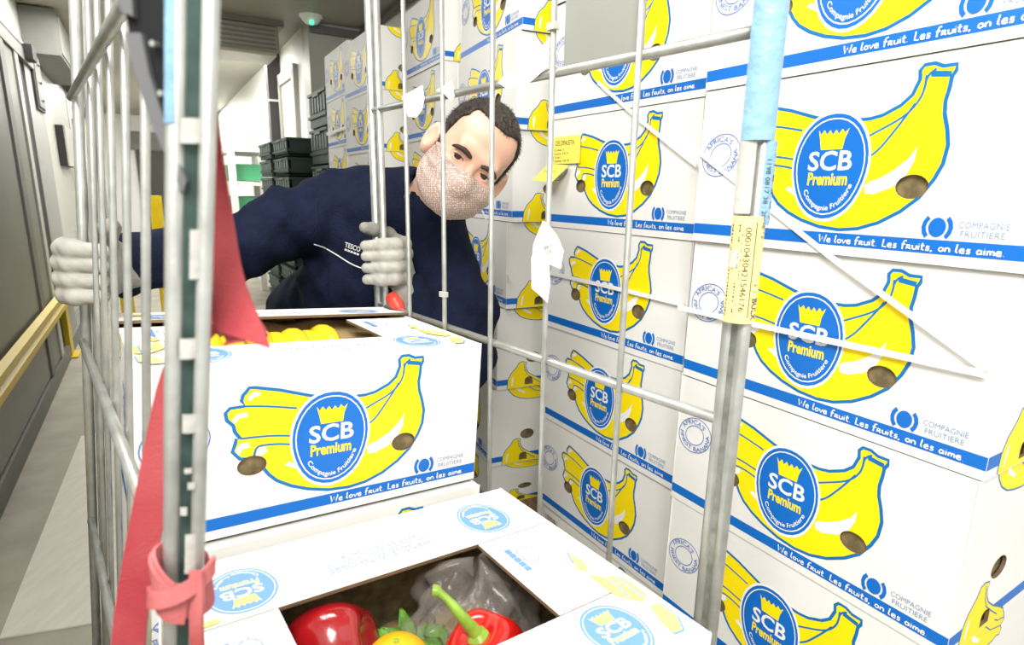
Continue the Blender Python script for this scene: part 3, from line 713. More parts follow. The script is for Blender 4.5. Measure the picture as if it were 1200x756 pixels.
# wear: residue, tapes and label wrapped round the posts
def wrap(p0, p1, rad, a0, a1, name, m, label=None, n=8):
    t = (Vector(p1) - Vector(p0)); X = Vector((1, 0, 0)); Yv = Vector((0, 1, 0)); mb = MB(); rows = 7
    for i in range(rows):
        for j in range(n):
            a = math.radians(a0 + (a1 - a0) * j / (n - 1)); mb.v.append(tuple(Vector(p0) + t * i / (rows - 1) + X * rad * math.sin(a) - Yv * rad * math.cos(a)))
    for i in range(rows - 1):
        for j in range(n - 1): mb.f.append((i * n + j, i * n + j + 1, (i + 1) * n + j + 1, (i + 1) * n + j)); mb.m.append(0)
    return part(mb, name, m, True, label)
fl = lambda up, s=0.0: lp(0, up) + side * s
wrap(fl(.118, -.0062), fl(.19, -.0062), .0046, -95, 20, 'blue_tape', BTAPE, 'strip of pale blue tape')
for up, h, s, a0, a1 in ((.110, .010, .0012, -60, 60), (.052, .022, .003, 0, 60), (.014, .010, .0012, -30, 60), (-.024, .010, .003, -30, 60), (-.046, .003, .003, -10, 30), (-.055, .004, .004, 0, 40), (-.070, .005, .002, -20, 20), (-.105, .024, .004, -10, 50)):
    wrap(fl(up, s), fl(up + h, s), .0050, a0, a1, 'label_scrap', RESID)
pr_ = lambda z, o=0: rp_(-.537, z) + Vector((o, 0, 0))
wrap(pr_(1.172), pr_(1.42), .0150, -80, 85, 'blue_tape', BTAPE, 'pale blue printed tape round the post', 12)
wrap(pr_(1.10, .006), pr_(1.172, .006), .0122, -5, 80, 'blue_tape', BTAPE)
wrap(pr_(1.11, -.004), pr_(1.172, -.004), .0112, -80, 5, 'label_scrap', RESID)
yl = wrap(pr_(1.012), pr_(1.108), .0150, -80, 85, 'barcode_label', YLAB, 'torn yellow barcode label', 12)
def wrap_print(a, p0, p1, rad, a0, a1, name, step=.0003):       # flat print (u across 0..1, v up 0..1) bent round a post
    mb = MB(); t = Vector(p1) - Vector(p0)
    for pts, ly, m in a.p:
        vs = []
        for x, y in pts:
            an = math.radians(a0 + (a1 - a0) * x); vs.append(Vector(p0) + t * y + Vector((math.sin(an), -math.cos(an), 0)) * (rad + step))
        mb.add(vs, [tuple(range(len(pts)))], m)
    o = mb.obj(name, INKS, fix=False); wchild(o, rc); return o
a = Art(); y = .06
rr = random.Random(3)
while y < .93:
    hgt = rr.choice((.006, .012, .02)); a.rect(.04, y, .24 if rr.random() < .8 else .30, y + hgt, K_); y += hgt + rr.choice((.008, .014))
rot90 = lambda p: (p[1], 1 - p[0])
def vtext(a, txt, x0, x1, y0, y1, m, bold=0):   # text reading downwards
    pv = a.xf; a.xf = lambda p: (p[1], y1 - p[0]); a.text(txt, 0, x0, y1 - y0, x1 - x0, m, bold); a.xf = pv
vtext(a, '00010430421546176', .34, .46, .12, .90, K_); vtext(a, 'BULK', .62, .80, .03, .24, K_, .01)
a.rect(.54, .06, .56, .95, K_); vtext(a, '- 2  1', .64, .72, .30, .42, K_); vtext(a, '.. . .. ...', .85, .88, .4, .9, K_)
wrap_print(a, pr_(1.012), pr_(1.108), .0150, -80, 85, 'label_print')
wrap(pr_(1.062, -.004), pr_(1.078, -.004), .0128, -60, 60, 'label_scrap', RESID)
a = Art(); vtext(a, '1198 0817 38 : 20/28:14', .42, .56, .05, .95, K_); vtext(a, '1 8 5 0 7 2', .68, .86, .1, .9, K_)
wrap_print(a, pr_(1.085, .006), pr_(1.16, .006), .0122, -60, 90, 'tape_print')
# black plastic moulding by the front left post
bp = lambda x, z, y=.258: Vector((x, y, z))
mb = MB(); mb.prism([bp(-.158, 1.215), bp(-.159, 1.192), bp(-.157, 1.173), bp(-.152, 1.152), bp(-.142, 1.124), bp(-.136, 1.124), bp(-.136, 1.215)], (0, .008, 0)); hc = part(mb, 'plastic_moulding', BLACKP, label='black curved plastic moulding')
mb = MB(); mb.prism([bp(-.1585, 1.186, .255), bp(-.157, 1.172, .255), bp(-.152, 1.151, .255), bp(-.142, 1.123, .255), bp(-.140, 1.128, .255), bp(-.146, 1.150, .255), bp(-.1505, 1.170, .255), bp(-.152, 1.186, .255)], (0, .004, 0)); part(mb, 'plastic_rim', GREYP, label='grey plastic rim')
mb = MB(); mb.prism([bp(-.1595, 1.215, .255), bp(-.1592, 1.194, .255), bp(-.1545, 1.192, .255), bp(-.153, 1.215, .255)], (0, .004, 0)); part(mb, 'plastic_rim', GREYP)
for x, z in ((-.1465, 1.163), (-.1475, 1.182)):
    mb = MB(); mb.tube([bp(x, z, .254), bp(x, z, .259)], .0012, 8); part(mb, 'rivet', STEEL)
mb = MB(); q = rp_(.145, .915); mb.tube([q + Vector((0, 0, .018)), q + Vector((.012, -.012, .006)), q + Vector((.026, -.026, -.012))], [.012, .013, .006], 10); part(mb, 'corner_cap', REDP, True, 'red plastic corner cap')
# base and castors, tilted with the load
MBX = Matrix(((.8003477, -.59675063, .05772553), (.59405206, .80233552, .0579644), (-.08090553, -.0120997, .99664833)))
UX, DX, UPX = (MBX.col[i].copy() for i in range(3))
U0 = Vector((-.3806, .5513, .9467)); L0 = Vector((-.1471, .218, .7605))
HB = .2045; k_ = HB / H
base_c = U0 + UX * .21 - DX * .13 - UPX * (4 * HB + .030)
mb = MB(); mb.box(base_c, (.43, .76, .02), MBX); part(mb, 'base_deck', STEELD)
for sx in (-.17, .17):
    for sy in (-.30, .30):
        q = base_c + UX * sx + DX * sy - UPX * .01; mb = MB(); R_ = q.z / 2 - .008
        mb.tube([Vector((q.x - .014, q.y, R_)), Vector((q.x + .014, q.y, R_))], R_, 16); mb.box((q.x, q.y, q.z - .006), (.05, .05, .012)); mb.box((q.x - .02, q.y, q.z / 2 + .015), (.004, .03, q.z - .03)); mb.box((q.x + .02, q.y, q.z / 2 + .015), (.004, .03, q.z - .03))
        part(mb, 'castor', BLACKP)

# ------------------------------------------------------------------ cartons in the cage
OU0, OU1, OV0, OV1 = .205, .742, .274, .70
def top_art():
    a = Art(); kx, ky = L, W
    def eg(u, v, rot): egg(a, u * kx, v * ky, .066, rot, (TB_, W_, FY_), True, .92)
    eg(.840, .845, math.pi); eg(.150, .83, math.pi); eg(.822, .145, 0); eg(.165, .145, 0)
    def up(txt, u0, u1, v0, v1, m, bold=0, flip=True):
        pv = a.xf
        if flip: a.xf = lambda p: pv(((u0 + u1) * kx - p[0], (v0 + v1) * ky - p[1]))
        a.text(txt, u0 * kx, v0 * ky, (u1 - u0) * kx, (v1 - v0) * ky, m, bold); a.xf = pv
    up('HANDLE WITH CARE', .345, .63, .775, .810, FB_); a.rect(.335 * kx, .820 * ky, .64 * kx, .824 * ky, FB_); up('KEEP AT 56 F OR 14 C', .37, .61, .832, .86, FB_)
    up('HANDLE WITH CARE', .36, .66, .13, .16, FB_, 0, False); up('KEEP AT 56 F OR 14 C', .39, .63, .085, .11, FB_, 0, False)
    for sgn, u in ((1, .815), (-1, .10)):
        for j in range(5): a.rect((u - .03 + .0) * kx, (.49 + j * .027) * ky, (u - .012) * kx, (.512 + j * .027) * ky, TB_)
        for j in range(4): a.stroke([((u + .0 + j * .012) * kx, .50 * ky), ((u + .0 + j * .012) * kx, .62 * ky)], .0006, FB_)
        a.stroke(oval((u + .02) * kx, .565 * ky, .011, .016, 16), .0012, FB_, True)
        cx, cy = (u + .02) * kx, .365 * ky                                   # the recycling triangle of three folded arrows
        for t in range(3):
            an = math.radians(90 + 120 * t); c, s_ = math.cos(an), math.sin(an)
            f = lambda x, y: (cx + x * c - y * s_, cy + x * s_ + y * c)
            a.stroke([f(.015, -.006), f(.015, .004), f(.009, .011), f(.004, .008), f(.009, -.006)], .0009, FB_, True)
    for m_ in (lambda x: x, lambda x: 1 - x):
        for pts in ([(.905, .42), (.935, .50), (.945, .44), (.925, .385)], [(.915, .375), (.935, .345), (.965, .33), (.985, .30), (.985, .21), (.955, .19), (.93, .225), (.91, .265)], [(.955, .165), (.985, .16), (.982, .09), (.955, .045), (.925, .05), (.935, .11)]):
            a.poly([(m_(x) * kx, y * ky) for x, y in pts], FY_)
        a.stroke([(m_(.945) * kx, .34 * ky), (m_(.945) * kx, .28 * ky), (m_(.935) * kx, .225 * ky)], .002, TB_); a.stroke([(m_(.968) * kx, .325 * ky), (m_(.968) * kx, .205 * ky)], .002, TB_)
        a.stroke([(m_(.985) * kx, .16 * ky), (m_(.982) * kx, .09 * ky), (m_(.955) * kx, .045 * ky), (m_(.925) * kx, .05 * ky)], .0022, TB_)
        a.stroke([(m_(.935) * kx, .505 * ky), (m_(.918) * kx, .46 * ky), (m_(.915) * kx, .42 * ky)], .0016, TB_)
    for pts in ([(.03, .72), (.08, .73), (.09, .71), (.04, .705)], [(.03, .92), (.09, .94), (.085, .88), (.03, .87)]):
        a.poly([(x * kx, y * ky) for x, y in pts], FY_)
    return a
def left_art():
    a = end_art_top(); rr = random.Random(8)
    for j in range(9):
        x0 = .60 + j * .030
        for q in range(7): a.rect((x0) * W, (.36 + q * .06) * H, (x0 + .016) * W, (.36 + q * .06 + rr.uniform(.02, .045)) * H, LB_)
    return a
def open_carton(label, flc, lift, kx):
    M = MBX.to_4x4(); c = flc + UX * (L * kx / 2) + DX * (W / 2) - UPX * HB
    r = empty('banana_carton', c, label, 'carton', 'open cartons in the cage'); r.matrix_world = Matrix.Translation(c) @ M @ Matrix.Diagonal((kx, 1, k_, 1))
    fr = carton_parts(r, True)
    link('side_lettering', left_art().mesh('side_lettering', *fr['left']), r)
    link('end_print', end_art().mesh('end_print', *fr['left']), r)
    t = .0045; zt = H - .0012
    X0, X1, Y0, Y1 = -L / 2, L / 2, -W / 2, W / 2
    ux = lambda u: X0 + u * L
    vy = lambda v: Y0 + v * W
    art = top_art()
    me_t = art.mesh('top_print', (X0, Y0, zt), (1, 0, 0), (0, 1, 0), (0, 0, 1))
    def flap(u0, u1, v0, v1, name='top_flap', dz=0.0):
        mb = MB(); g = .0006
        a, b, c_, d = ux(u0) + g * (u0 > 0), ux(u1) - g * (u1 < 1), vy(v0) + g * (v0 > 0), vy(v1) - g * (v1 < 1)
        z = lambda y: zt + dz * (vy(1) - y) / (vy(1) - vy(v0)) if dz else zt
        vs = [(a, c_, z(c_)), (b, c_, z(c_)), (b, d, z(d)), (a, d, z(d))]
        mb.add([(x, y, q - t) for x, y, q in vs] + vs, [(4, 5, 6, 7)], 0); mb.add([(x, y, q - t) for x, y, q in vs] + vs, [(3, 2, 1, 0), (0, 1, 5, 4), (1, 2, 6, 5), (2, 3, 7, 6), (3, 0, 4, 7)], 1)
        return mb.obj(name, [CARD, KRAFT], r, fix=False)
    flap(0, 1, 0, OV0); flap(0, 1, OV1, 1, dz=lift); flap(0, OU0, OV0, OV1); flap(OU1, 1, OV0, OV1)
    if lift:
        for v in me_t.vertices:
            if v.co.y > vy(OV1): v.co.z += lift * (vy(1) - v.co.y) / (vy(1) - vy(OV1)) + .0004
    link('top_print', me_t, r)
    return r
kxl = .968
UB = open_carton('open white banana carton showing bananas, standing higher in the cage behind the pole', U0 + UX * .004, .010, .99)
LBX = open_carton('open white banana carton holding red peppers, lowest in front of the photo', L0 + UX * .0135, 0, kxl)
def closed(flc, kx, label):
    c = flc + UX * (L * kx / 2) + DX * (W / 2) - UPX * HB; o = copy_tree(P1)
    o.matrix_world = Matrix.Translation(c) @ MBX.to_4x4() @ Matrix.Diagonal((kx, 1, k_, 1)); tag(o, label, 'carton', 'closed cartons in the cage')
for i, nm in enumerate(('directly under the banana carton', 'third down in the rear cage pile', 'lowest in the rear cage pile')):
    closed(U0 + UX * .004 - UPX * (HB + .001) * (i + 1) - DX * .02, .99, 'closed white banana carton, ' + nm)
for i, nm in enumerate(('directly under the carton of peppers', 'lowest in the front cage pile')):
    closed(L0 + UX * .0135 - UPX * (HB + .001) * (i + 1), kxl, 'closed white banana carton, ' + nm)

# contents: coordinates (across, back, up) from each carton's front left top corner
fl_ = lambda u, v, w_: L0 + UX * u + DX * v + UPX * w_
fu_ = lambda u, v, w_: U0 + UX * u + DX * v + UPX * w_
def banana(p, q, label):
    r = empty('banana', p, label, 'banana', 'bananas in the upper open carton')
    p, q = Vector(p), Vector(q); mid = (p + q) / 2 + UPX * .012
    pts = [p * (1 - t) ** 2 + mid * 2 * t * (1 - t) + q * t ** 2 for t in [i / 8 for i in range(9)]]
    mb = MB(); mb.tube(pts, [.0075, .0125, .016, .0175, .018, .0175, .016, .012, .007], 12); wchild(mb.obj('skin', BANANA, smooth=True), r)
    d = (pts[0] - pts[1]).normalized(); mb = MB(); mb.tube([pts[0] - d * .002, pts[0] + d * .004, pts[0] + d * .007], [.0072, .0062, .003], 9); wchild(mb.obj('tip', BTIP, smooth=True), r)
for i, (u, v) in enumerate(((.100, .175), (.128, .168), (.168, .178), (.190, .170), (.215, .168), (.240, .174), (.266, .188))):
    w_ = -.022 - .005 * (i % 2)
    banana(fu_(u, v - .035, w_), fu_(u + .012, v + .10, w_ - .014), 'yellow banana, %s from the left in the upper carton' % NM[i].replace('topmost', 'first'))
def sheet(name, f, nu, nv, m, label, cat, th=.0):
    mb = MB(); mb.v = [tuple(f(i / nu, j / nv)) for i in range(nu + 1) for j in range(nv + 1)]
    mb.f = [(i * (nv + 1) + j, (i + 1) * (nv + 1) + j, (i + 1) * (nv + 1) + j + 1, i * (nv + 1) + j + 1) for i in range(nu) for j in range(nv)]; mb.m = [0] * len(mb.f)
    o = mb.obj(name, m, smooth=True); tag(o, label, cat)
    md = o.modifiers.new('thickness', 'SOLIDIFY'); md.thickness = .0008
    return o
rr = random.Random(5)
def crum(a, b, s): return math.sin(a * 17 + s) * math.sin(b * 13 + 2 * s) * .5 + math.sin(a * 31 + b * 23 + s) * .3
sheet('packing_paper', lambda a, b: fu_(.02 + a * .37, .03 + b * .28, -.056 + .007 * crum(a, b, 1) + .044 * max(0, b - .50) / .50), 24, 20, PACK, 'crumpled tan packing paper lining the carton of bananas', 'paper')
sheet('packing_sheet', lambda a, b: fl_(.02 + a * .36, .02 + b * .29, -.125 + .010 * crum(a, b, 3)), 24, 20, PACK, 'crumpled brown paper under the peppers in the lower carton', 'paper')
def pepper(c, R, axis, m, label, stem):
    r = empty('red_pepper', c, label, 'pepper', 'red peppers in the lower carton'); ax = Vector(axis).normalized(); Q = ax.to_track_quat('Z', 'Y').to_matrix(); c = Vector(c)
    nu, nv = 40, 24; mb = MB()
    for j in range(nv + 1):
        th = math.pi * j / nv
        for i in range(nu):
            ph = 2 * math.pi * i / nu
            lob = 1 + .10 * math.cos(4 * ph + .4) * math.sin(th) ** .8 + .03 * math.cos(2 * ph)
            rad = R * lob * math.sin(th) ** .75; z = R * 1.02 * math.cos(th)
            dm = math.exp(-(rad / (R * .42)) ** 2)
            z += -R * .42 * dm if th < math.pi / 2 else R * .22 * dm
            rad *= 1 - .12 * (th / math.pi)
            mb.v.append(tuple(c + Q @ Vector((rad * math.cos(ph), rad * math.sin(ph), z))))
    mb.f = [(j * nu + i, j * nu + (i + 1) % nu, (j + 1) * nu + (i + 1) % nu, (j + 1) * nu + i) for j in range(nv) for i in range(nu)]; mb.m = [0] * len(mb.f)
    wchild(mb.obj('pepper_flesh', m, smooth=True), r)
    if stem:
        b = c + ax * R * .58; mb = MB(); n = 16
        mb.lathe([(.001, .012), (.007, .010), (.012, .004), (.0175, .001), (.018, -.003), (.010, -.006)], 16)
        for i, v in enumerate(mb.v):
            an = math.atan2(v[1], v[0]); s_ = 1 + .12 * math.cos(5 * an); mb.v[i] = tuple(b + Q @ Vector((v[0] * s_, v[1] * s_, v[2])))
        wchild(mb.obj('calyx', STEMG, smooth=True), r)
        mb = MB(); pts = [b + ax * .006] + [Vector(s_) for s_ in stem]; mb.tube(cm3(pts), [.0075 - .0035 * min(1, i / 10) + (.0018 if i > 13 else 0) for i in range(len(cm3(pts)))], 10); wchild(mb.obj('stem', STEMG, smooth=True), r)
def cm3(pts):
    for _ in range(2):
        r = [pts[0]]
        for p, q in zip(pts, pts[1:]): r += [p * .75 + q * .25, p * .25 + q * .75]
        pts = r + [pts[-1]]
    return pts
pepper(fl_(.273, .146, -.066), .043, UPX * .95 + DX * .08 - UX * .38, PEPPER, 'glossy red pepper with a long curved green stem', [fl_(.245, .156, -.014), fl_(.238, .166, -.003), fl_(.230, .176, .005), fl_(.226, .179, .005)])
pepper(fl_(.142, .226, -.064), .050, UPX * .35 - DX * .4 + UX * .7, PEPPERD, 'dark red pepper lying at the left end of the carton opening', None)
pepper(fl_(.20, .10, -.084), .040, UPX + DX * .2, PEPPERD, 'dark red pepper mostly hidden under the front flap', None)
r = tag(None or bpy.data.objects.new('orange', None), 'round orange between the two red peppers', 'orange'); COL.objects.link(r); r.location = fl_(.193, .182, -.070)
mb = MB(); mb.lathe([(.034 * math.sin(math.pi * i / 16) + 1e-4, -.033 * math.cos(math.pi * i / 16)) for i in range(17)], 28); o = mb.obj('peel', ORANGE, r, smooth=True)
mb = MB(); mb.lathe([(.0001, .0345), (.003, .034), (.003, .032)], 8); mb.obj('stem_button', STEMG, r)
def leaf(p, d1, nrm, ln, wd, par):
    mb = MB(); d1 = Vector(d1).normalized(); nn = Vector(nrm).normalized(); sd = d1.cross(nn).normalized(); n = 8
    for i in range(n + 1):
        t = i / n; wv = wd * math.sin(math.pi * min(1, t * .93 + .05)) ** .8 * (1 + .18 * math.sin(t * 26)); z = -.35 * ln * t * t
        for s in (-1, -.5, 0, .5, 1): mb.v.append(tuple(Vector(p) + d1 * ln * t + sd * wv * s + nn * (z + .18 * wd * abs(s) + .004 * math.sin(9 * t + 4 * s))))
    mb.f = [(i * 5 + j, i * 5 + j + 1, i * 5 + j + 6, i * 5 + j + 5) for i in range(n) for j in range(4)]; mb.m = [0] * len(mb.f)
    o = wchild(mb.obj('leaf', LEAFM, smooth=True), par); md = o.modifiers.new('t', 'SOLIDIFY'); md.thickness = .0008
fl2_ = fl_
fl_ = lambda u, v, w_: L0 + UX * u + DX * v + UPX * (w_ - .012)
rl = empty('leafy_greens', fl_(.225, .19, -.10), 'bunch of fresh green leaves between the peppers', 'greens')
for p, d1, nn, ln, wd in ((fl_(.222, .200, -.085), -UX * .5 + UPX * .9 + DX * .2, -DX + UPX * .3, .055, .016), (fl_(.225, .19, -.070), UX * .6 + UPX * .4 + DX * .3, UPX - DX * .5, .05, .020), (fl_(.225, .188, -.072), UX * .9 + UPX * .1 - DX * .1, UPX - DX * .4, .045, .018), (fl_(.22, .205, -.08), UPX + UX * .2 + DX * .5, -DX + UX * .2, .045, .015), (fl_(.218, .20, -.08), -UX * .1 + UPX * .7 - DX * .1, -DX + UPX * .6, .04, .014), (fl_(.228, .195, -.085), UX * .7 - UPX * .1 + DX * .4, UPX - DX * .2, .05, .018)):
    leaf(p, d1, nn, ln, wd, rl)
mb = MB()
for k in range(4): mb.tube([fl_(.222 + .003 * k, .20, -.125), fl_(.221 + .003 * k, .197, -.075)], .0016, 6)
wchild(mb.obj('stalk', STEMG), rl)
fl_ = fl2_
def bag(a, b):
    th = math.pi * (.02 + .96 * b); ph = 2 * math.pi * a
    k = 1 + .16 * math.sin(5 * ph + 3 * th) + .10 * math.sin(9 * ph - 5 * th) + .07 * math.sin(17 * ph + 9 * th)
    return fl_(.302 + .072 * k * math.sin(th) * math.cos(ph), .215 + .060 * k * math.sin(th) * math.sin(ph), -.068 + .054 * math.cos(th) * (1 + .25 * math.sin(3 * ph)))
sheet('plastic_bag', bag, 72, 36, PLASTIC, 'crumpled clear plastic bag behind the red pepper', 'bag')

# ------------------------------------------------------------------ red webbing strap
st = empty('webbing_strap', (-.17, .28, .9), 'frayed red webbing strap hanging and knotted round the front left cage post', 'strap')
Xw = Vector((1, 0, 0))
mb = MB()
P_ = cm3([Vector(p) for p in ((-.160, .30, 1.22), (-.156, .295, 1.152), (-.1505, .290, 1.113), (-.1445, .283, 1.082), (-.1335, .276, 1.062), (-.1295, .273, 1.0535))])
mb.ribbon(P_, [Vector((.0245, 0, -.0 - .008 * (i / (len(P_) - 1)) ** 2)) for i in range(len(P_))], .0016); wchild(mb.obj('hanging_strap', REDW, smooth=False), st)
mb = MB(); P_ = cm3([Vector(p) for p in ((-.1295, .2735, 1.0535), (-.131, .281, 1.052), (-.140, .288, 1.062), (-.160, .292, 1.055), (-.1765, .295, 1.032), (-.188, .288, .982), (-.1995, .280, .930), (-.2095, .273, .878), (-.216, .27, .80))])
mb.ribbon(P_, [Vector((.0195 - .003 * i / len(P_), .004, .004)) for i in range(len(P_))], .0016); wchild(mb.obj('lower_strap', REDW), st)
# loops round the post
ctr = lambda z: lp(0, (z - 1.0336) / .9968)
mb = MB(); P_ = []; WV = []
for i in range(44):
    t = i / 43; an = -2.2 + t * 2 * math.pi * 1.45; c = ctr(.924 - .010 * math.sin(an + .3) - .004 * t)
    rad = .0122 + .0022 * t
    P_.append(c + Vector((rad * math.sin(an), -rad * math.cos(an), .0))); WV.append(Vector((.004 * math.cos(an), .004 * math.sin(an), .019 - .004 * math.sin(an * 2))))
mb.ribbon(P_, WV, .0016); wchild(mb.obj('knot_loop', PINKW), st)
mb = MB(); P_ = []; WV = []
for i in range(20):
    t = i / 19; an = -1.3 + t * 2.9; c = ctr(.915 + .016 * t); rad = .0158
    P_.append(c + Vector((rad * math.sin(an), -rad * math.cos(an), 0))); WV.append(Vector((0, .002, .009)))
mb.ribbon(P_, WV, .002); wchild(mb.obj('knot_loop', PINKW), st)
mb = MB(); c = ctr(.915)
P_ = cm3([c + Vector((.0135, -.009, .018)), c + Vector((.0145, -.012, .004)), c + Vector((.0125, -.013, -.012)), c + Vector((.011, -.012, -.04)), c + Vector((.010, -.010, -.09))])
mb.ribbon(P_, [Vector((.0075, -.002, .001))] * len(P_), .002); wchild(mb.obj('tail', PINKW), st)

# ------------------------------------------------------------------ labels, tags, strap bands
def flat(name, pts, nrm, m, label, cat, th=.0006, art=None, group=None):
    mb = MB(); n = Vector(nrm).normalized() * th; mb.prism(pts, n); o = mb.obj(name, m); tag(o, label, cat, group); return o
off = -AE * .0045
def on_stack(perp, al, z): return ai(perp, al, z)
def printed(name, o, U, V, w_, h_, m, label, cat, a):
    U = Vector(U).normalized(); V = Vector(V).normalized(); N = U.cross(V); r = empty(name, o, label, cat)
    mb = MB(); mb.prism([o, o + U * w_, o + U * w_ + V * h_, o + V * h_], N * .0005); wchild(mb.obj('paper', m), r)
    me = a.mesh('print', o + N * .0005, U, V, N); ob = link('print', me); wchild(ob, r); return r
B_e = Vector((math.cos(-.5632), -math.sin(-.5632), 0)); B_d = Vector((math.sin(-.5632), math.cos(-.5632), 0))
b0 = Vector((.0931 * S, 1.601 * S, 0)) - B_e * .0045
a = Art(); a.text('CELOPALETA', .006, .038, .066, .010, K_)
for j, wd in enumerate((.03, .046, .022, .05)): a.text('Lote 10 43 no. 7'[:6 + 3 * (j % 2)], .006, .027 - j * .0075, wd, .0045, K_)
printed('yellow_pallet_label', b0 - B_d * .020 + Vector((0, 0, 1.185)), -B_d, (0, 0, 1), .092, .056, YLABB, 'bright yellow printed pallet label on the second stack, upper half', 'label', a)
a = Art(); a.text('CELOPALETA', .006, .026, .05, .006, K_)
printed('yellow_pallet_flap', b0 + B_d * .012 + Vector((0, 0, 1.150)) - B_e * .034, -B_d * .85 + Vector((0, 0, -.05)), Vector((0, 0, .036)) + B_e * .030 - B_d * .02, .075, .050, YLABB, 'loose lower yellow label flap curling off the second stack', 'label', a)
C_e = Vector((math.cos(-.435), -math.sin(-.435), 0)); C_d = Vector((math.sin(-.435), math.cos(-.435), 0)); c0 = Vector((-.008 * S + .008, 1.771 * S, 0)) - C_e * .0045
a = Art(); a.text('CELOPALETA', .006, .088, .044, .008, K_)
for j in range(7): a.text('04 BCA-1 OPR 20'[j:j + 7], .006, .076 - j * .0105, .03 + .012 * (j % 2), .006, K_)
printed('yellow_stack_label', c0 + C_d * .075 + Vector((0, 0, 1.070)), -C_d, (0, 0, 1), .056, .104, YLABB, 'yellow printed label on the third stack next to the mask', 'label', a)
a = Art(); rr = random.Random(2); x = .004
while x < .05: wd = rr.choice((.0008, .0015)); a.rect(x, .006, x + wd, .045, K_); x += wd + rr.choice((.001, .002))
printed('white_barcode_label', b0 - B_d * .03 + Vector((0, 0, .300)), -B_d, (0, 0, 1), .10, .055, PAPER, 'white barcode label low on the second stack', 'label', a)
# pale yellow glove fingers poking out of a hand hole of the third stack
g = empty('banana_fingers', c0 + C_e * .17, 'pale yellow bananas poking out of a hand hole of the third stack', 'bananas')
nC = -C_d
for k in range(4):
    b = c0 + C_e * (.150 + .014 * k) + nC * .002 + Vector((0, 0, 1.132)); mb = MB(); mb.tube([b - nC * .01 + Vector((0, 0, .008)), b + nC * .014 + Vector((0, 0, .002)), b + nC * .020 + Vector((0, 0, -.018)), b + nC * .016 + Vector((0, 0, -.034 + .006 * (k % 2)))], [.007, .0085, .0075, .004], 9)
    wchild(mb.obj('finger', mat('pale_banana', (.92, .80, .38), .45), smooth=True), g)
# paper tag on a cage rod, torn paper on the upper rail
tg = empty('paper_tag', rp_(-.282, 1.0, -.013), 'folded white paper tag hanging on a cage rod before the second stack', 'tag')
def quadm(pts, m, name, par, th=.0008):
    mb = MB(); n = (Vector(pts[1]) - Vector(pts[0])).cross(Vector(pts[2]) - Vector(pts[0])).normalized() * th; mb.prism(pts, n); return wchild(mb.obj(name, m), par)
T_ = lambda l, z, o=-.013: rp_(-.282 - l, z, o)
quadm([T_(-.004, 1.091), T_(.004, 1.089), T_(.022, 1.075), T_(.034, 1.058), T_(.030, 1.036), T_(-.022, 1.045), T_(-.020, 1.062)], PAPER, 'upper_fold', tg)
quadm([T_(-.020, 1.046, -.016), T_(.012, 1.040, -.016), T_(.016, 1.016, -.016), T_(.012, .992, -.016), T_(-.004, 1.000, -.016), T_(-.018, 1.006, -.016)], PAPER, 'lower_fold', tg)
a = Art(); a.text('IBR 5', 0, .006, .014, .004, K_); a.text('1147 85', .002, 0, .010, .0035, K_)
me = a.mesh('print', T_(.004, 1.050, -.0145), -DC + Vector((0, 0, .35)), Vector((0, 0, 1)) + DC * .3, -UC); wchild(link('print', me), tg)
def torn(name, pts, label):
    mb = MB(); v = [rp_(l, z, -.0072) for l, z in pts]; mb.prism(v, -UC * .0008); tag(mb.obj(name, PAPER), label, 'paper scrap')
torn('paper_scrap', [(.075, 1.272), (.010, 1.282), (.004, 1.262), (.012, 1.245), (.030, 1.236), (.055, 1.240), (.062, 1.252)], 'torn white paper scrap on the upper rail left of the man\'s hair')
torn('paper_scrap', [(-.030, 1.270), (-.072, 1.278), (-.078, 1.256), (-.070, 1.250), (-.050, 1.264)], 'torn white paper scrap on the upper rail above the man\'s hair')
torn('paper_scrap', [(-.180, 1.262), (-.20, 1.274), (-.235, 1.270), (-.262, 1.292), (-.276, 1.30), (-.274, 1.268), (-.24, 1.254), (-.20, 1.252)], 'white plastic scrap tied along the upper rail left of the grey plate')
# white plastic strap bands round the stacks
def band(pts, label, wd=.008):
    mb = MB(); mb.ribbon([Vector(p) for p in pts], Vector((0, 0, wd)), .0012); tag(mb.obj('strap_band', BAND), label, 'strap', 'white strap bands on the stacks')
A_e = Vector((math.cos(-.5431), -math.sin(-.5431), 0)); A_d = Vector((math.sin(-.5431), math.cos(-.5431), 0)); an_ = Vector((A_cor.x, A_cor.y, 0)) - A_e * .0065
bn_ = Vector((B_cor.x, B_cor.y, 0)) - B_e * .0065
band([bn_ + B_d * .40 + Vector((0, 0, .945)), bn_ + B_d * .2 + Vector((0, 0, .943)), bn_ + Vector((0, 0, .94))], 'white strap band across the second stack')
band([an_ + A_d * .44 + Vector((0, 0, .943)), an_ + A_d * .20 + Vector((0, 0, .945)), an_ + A_d * .012 + Vector((0, 0, .948))], 'white level strap band across the nearest stack')
band([bn_ + B_d * .26 + Vector((0, 0, 1.335)), bn_ + B_d * .13 + Vector((0, 0, 1.25)), bn_ + B_d * .0 + Vector((0, 0, 1.172))], 'white slanting strap band across the second stack')
band([an_ + A_d * .44 + Vector((0, 0, 1.20)), an_ + A_d * .2 + Vector((0, 0, 1.055)), an_ + A_d * .012 + Vector((0, 0, .952))], 'white slanting strap band across the nearest stack')
cn_ = Vector((-.008 * S, 1.771 * S, 0)) - C_e * .007
band([cn_ + C_d * .30 + Vector((0, 0, .955)), cn_ + C_d * .1 + Vector((0, 0, .925)), cn_ + Vector((0, 0, .905)) - C_d * .006], 'white level strap band across the third stack', .010)
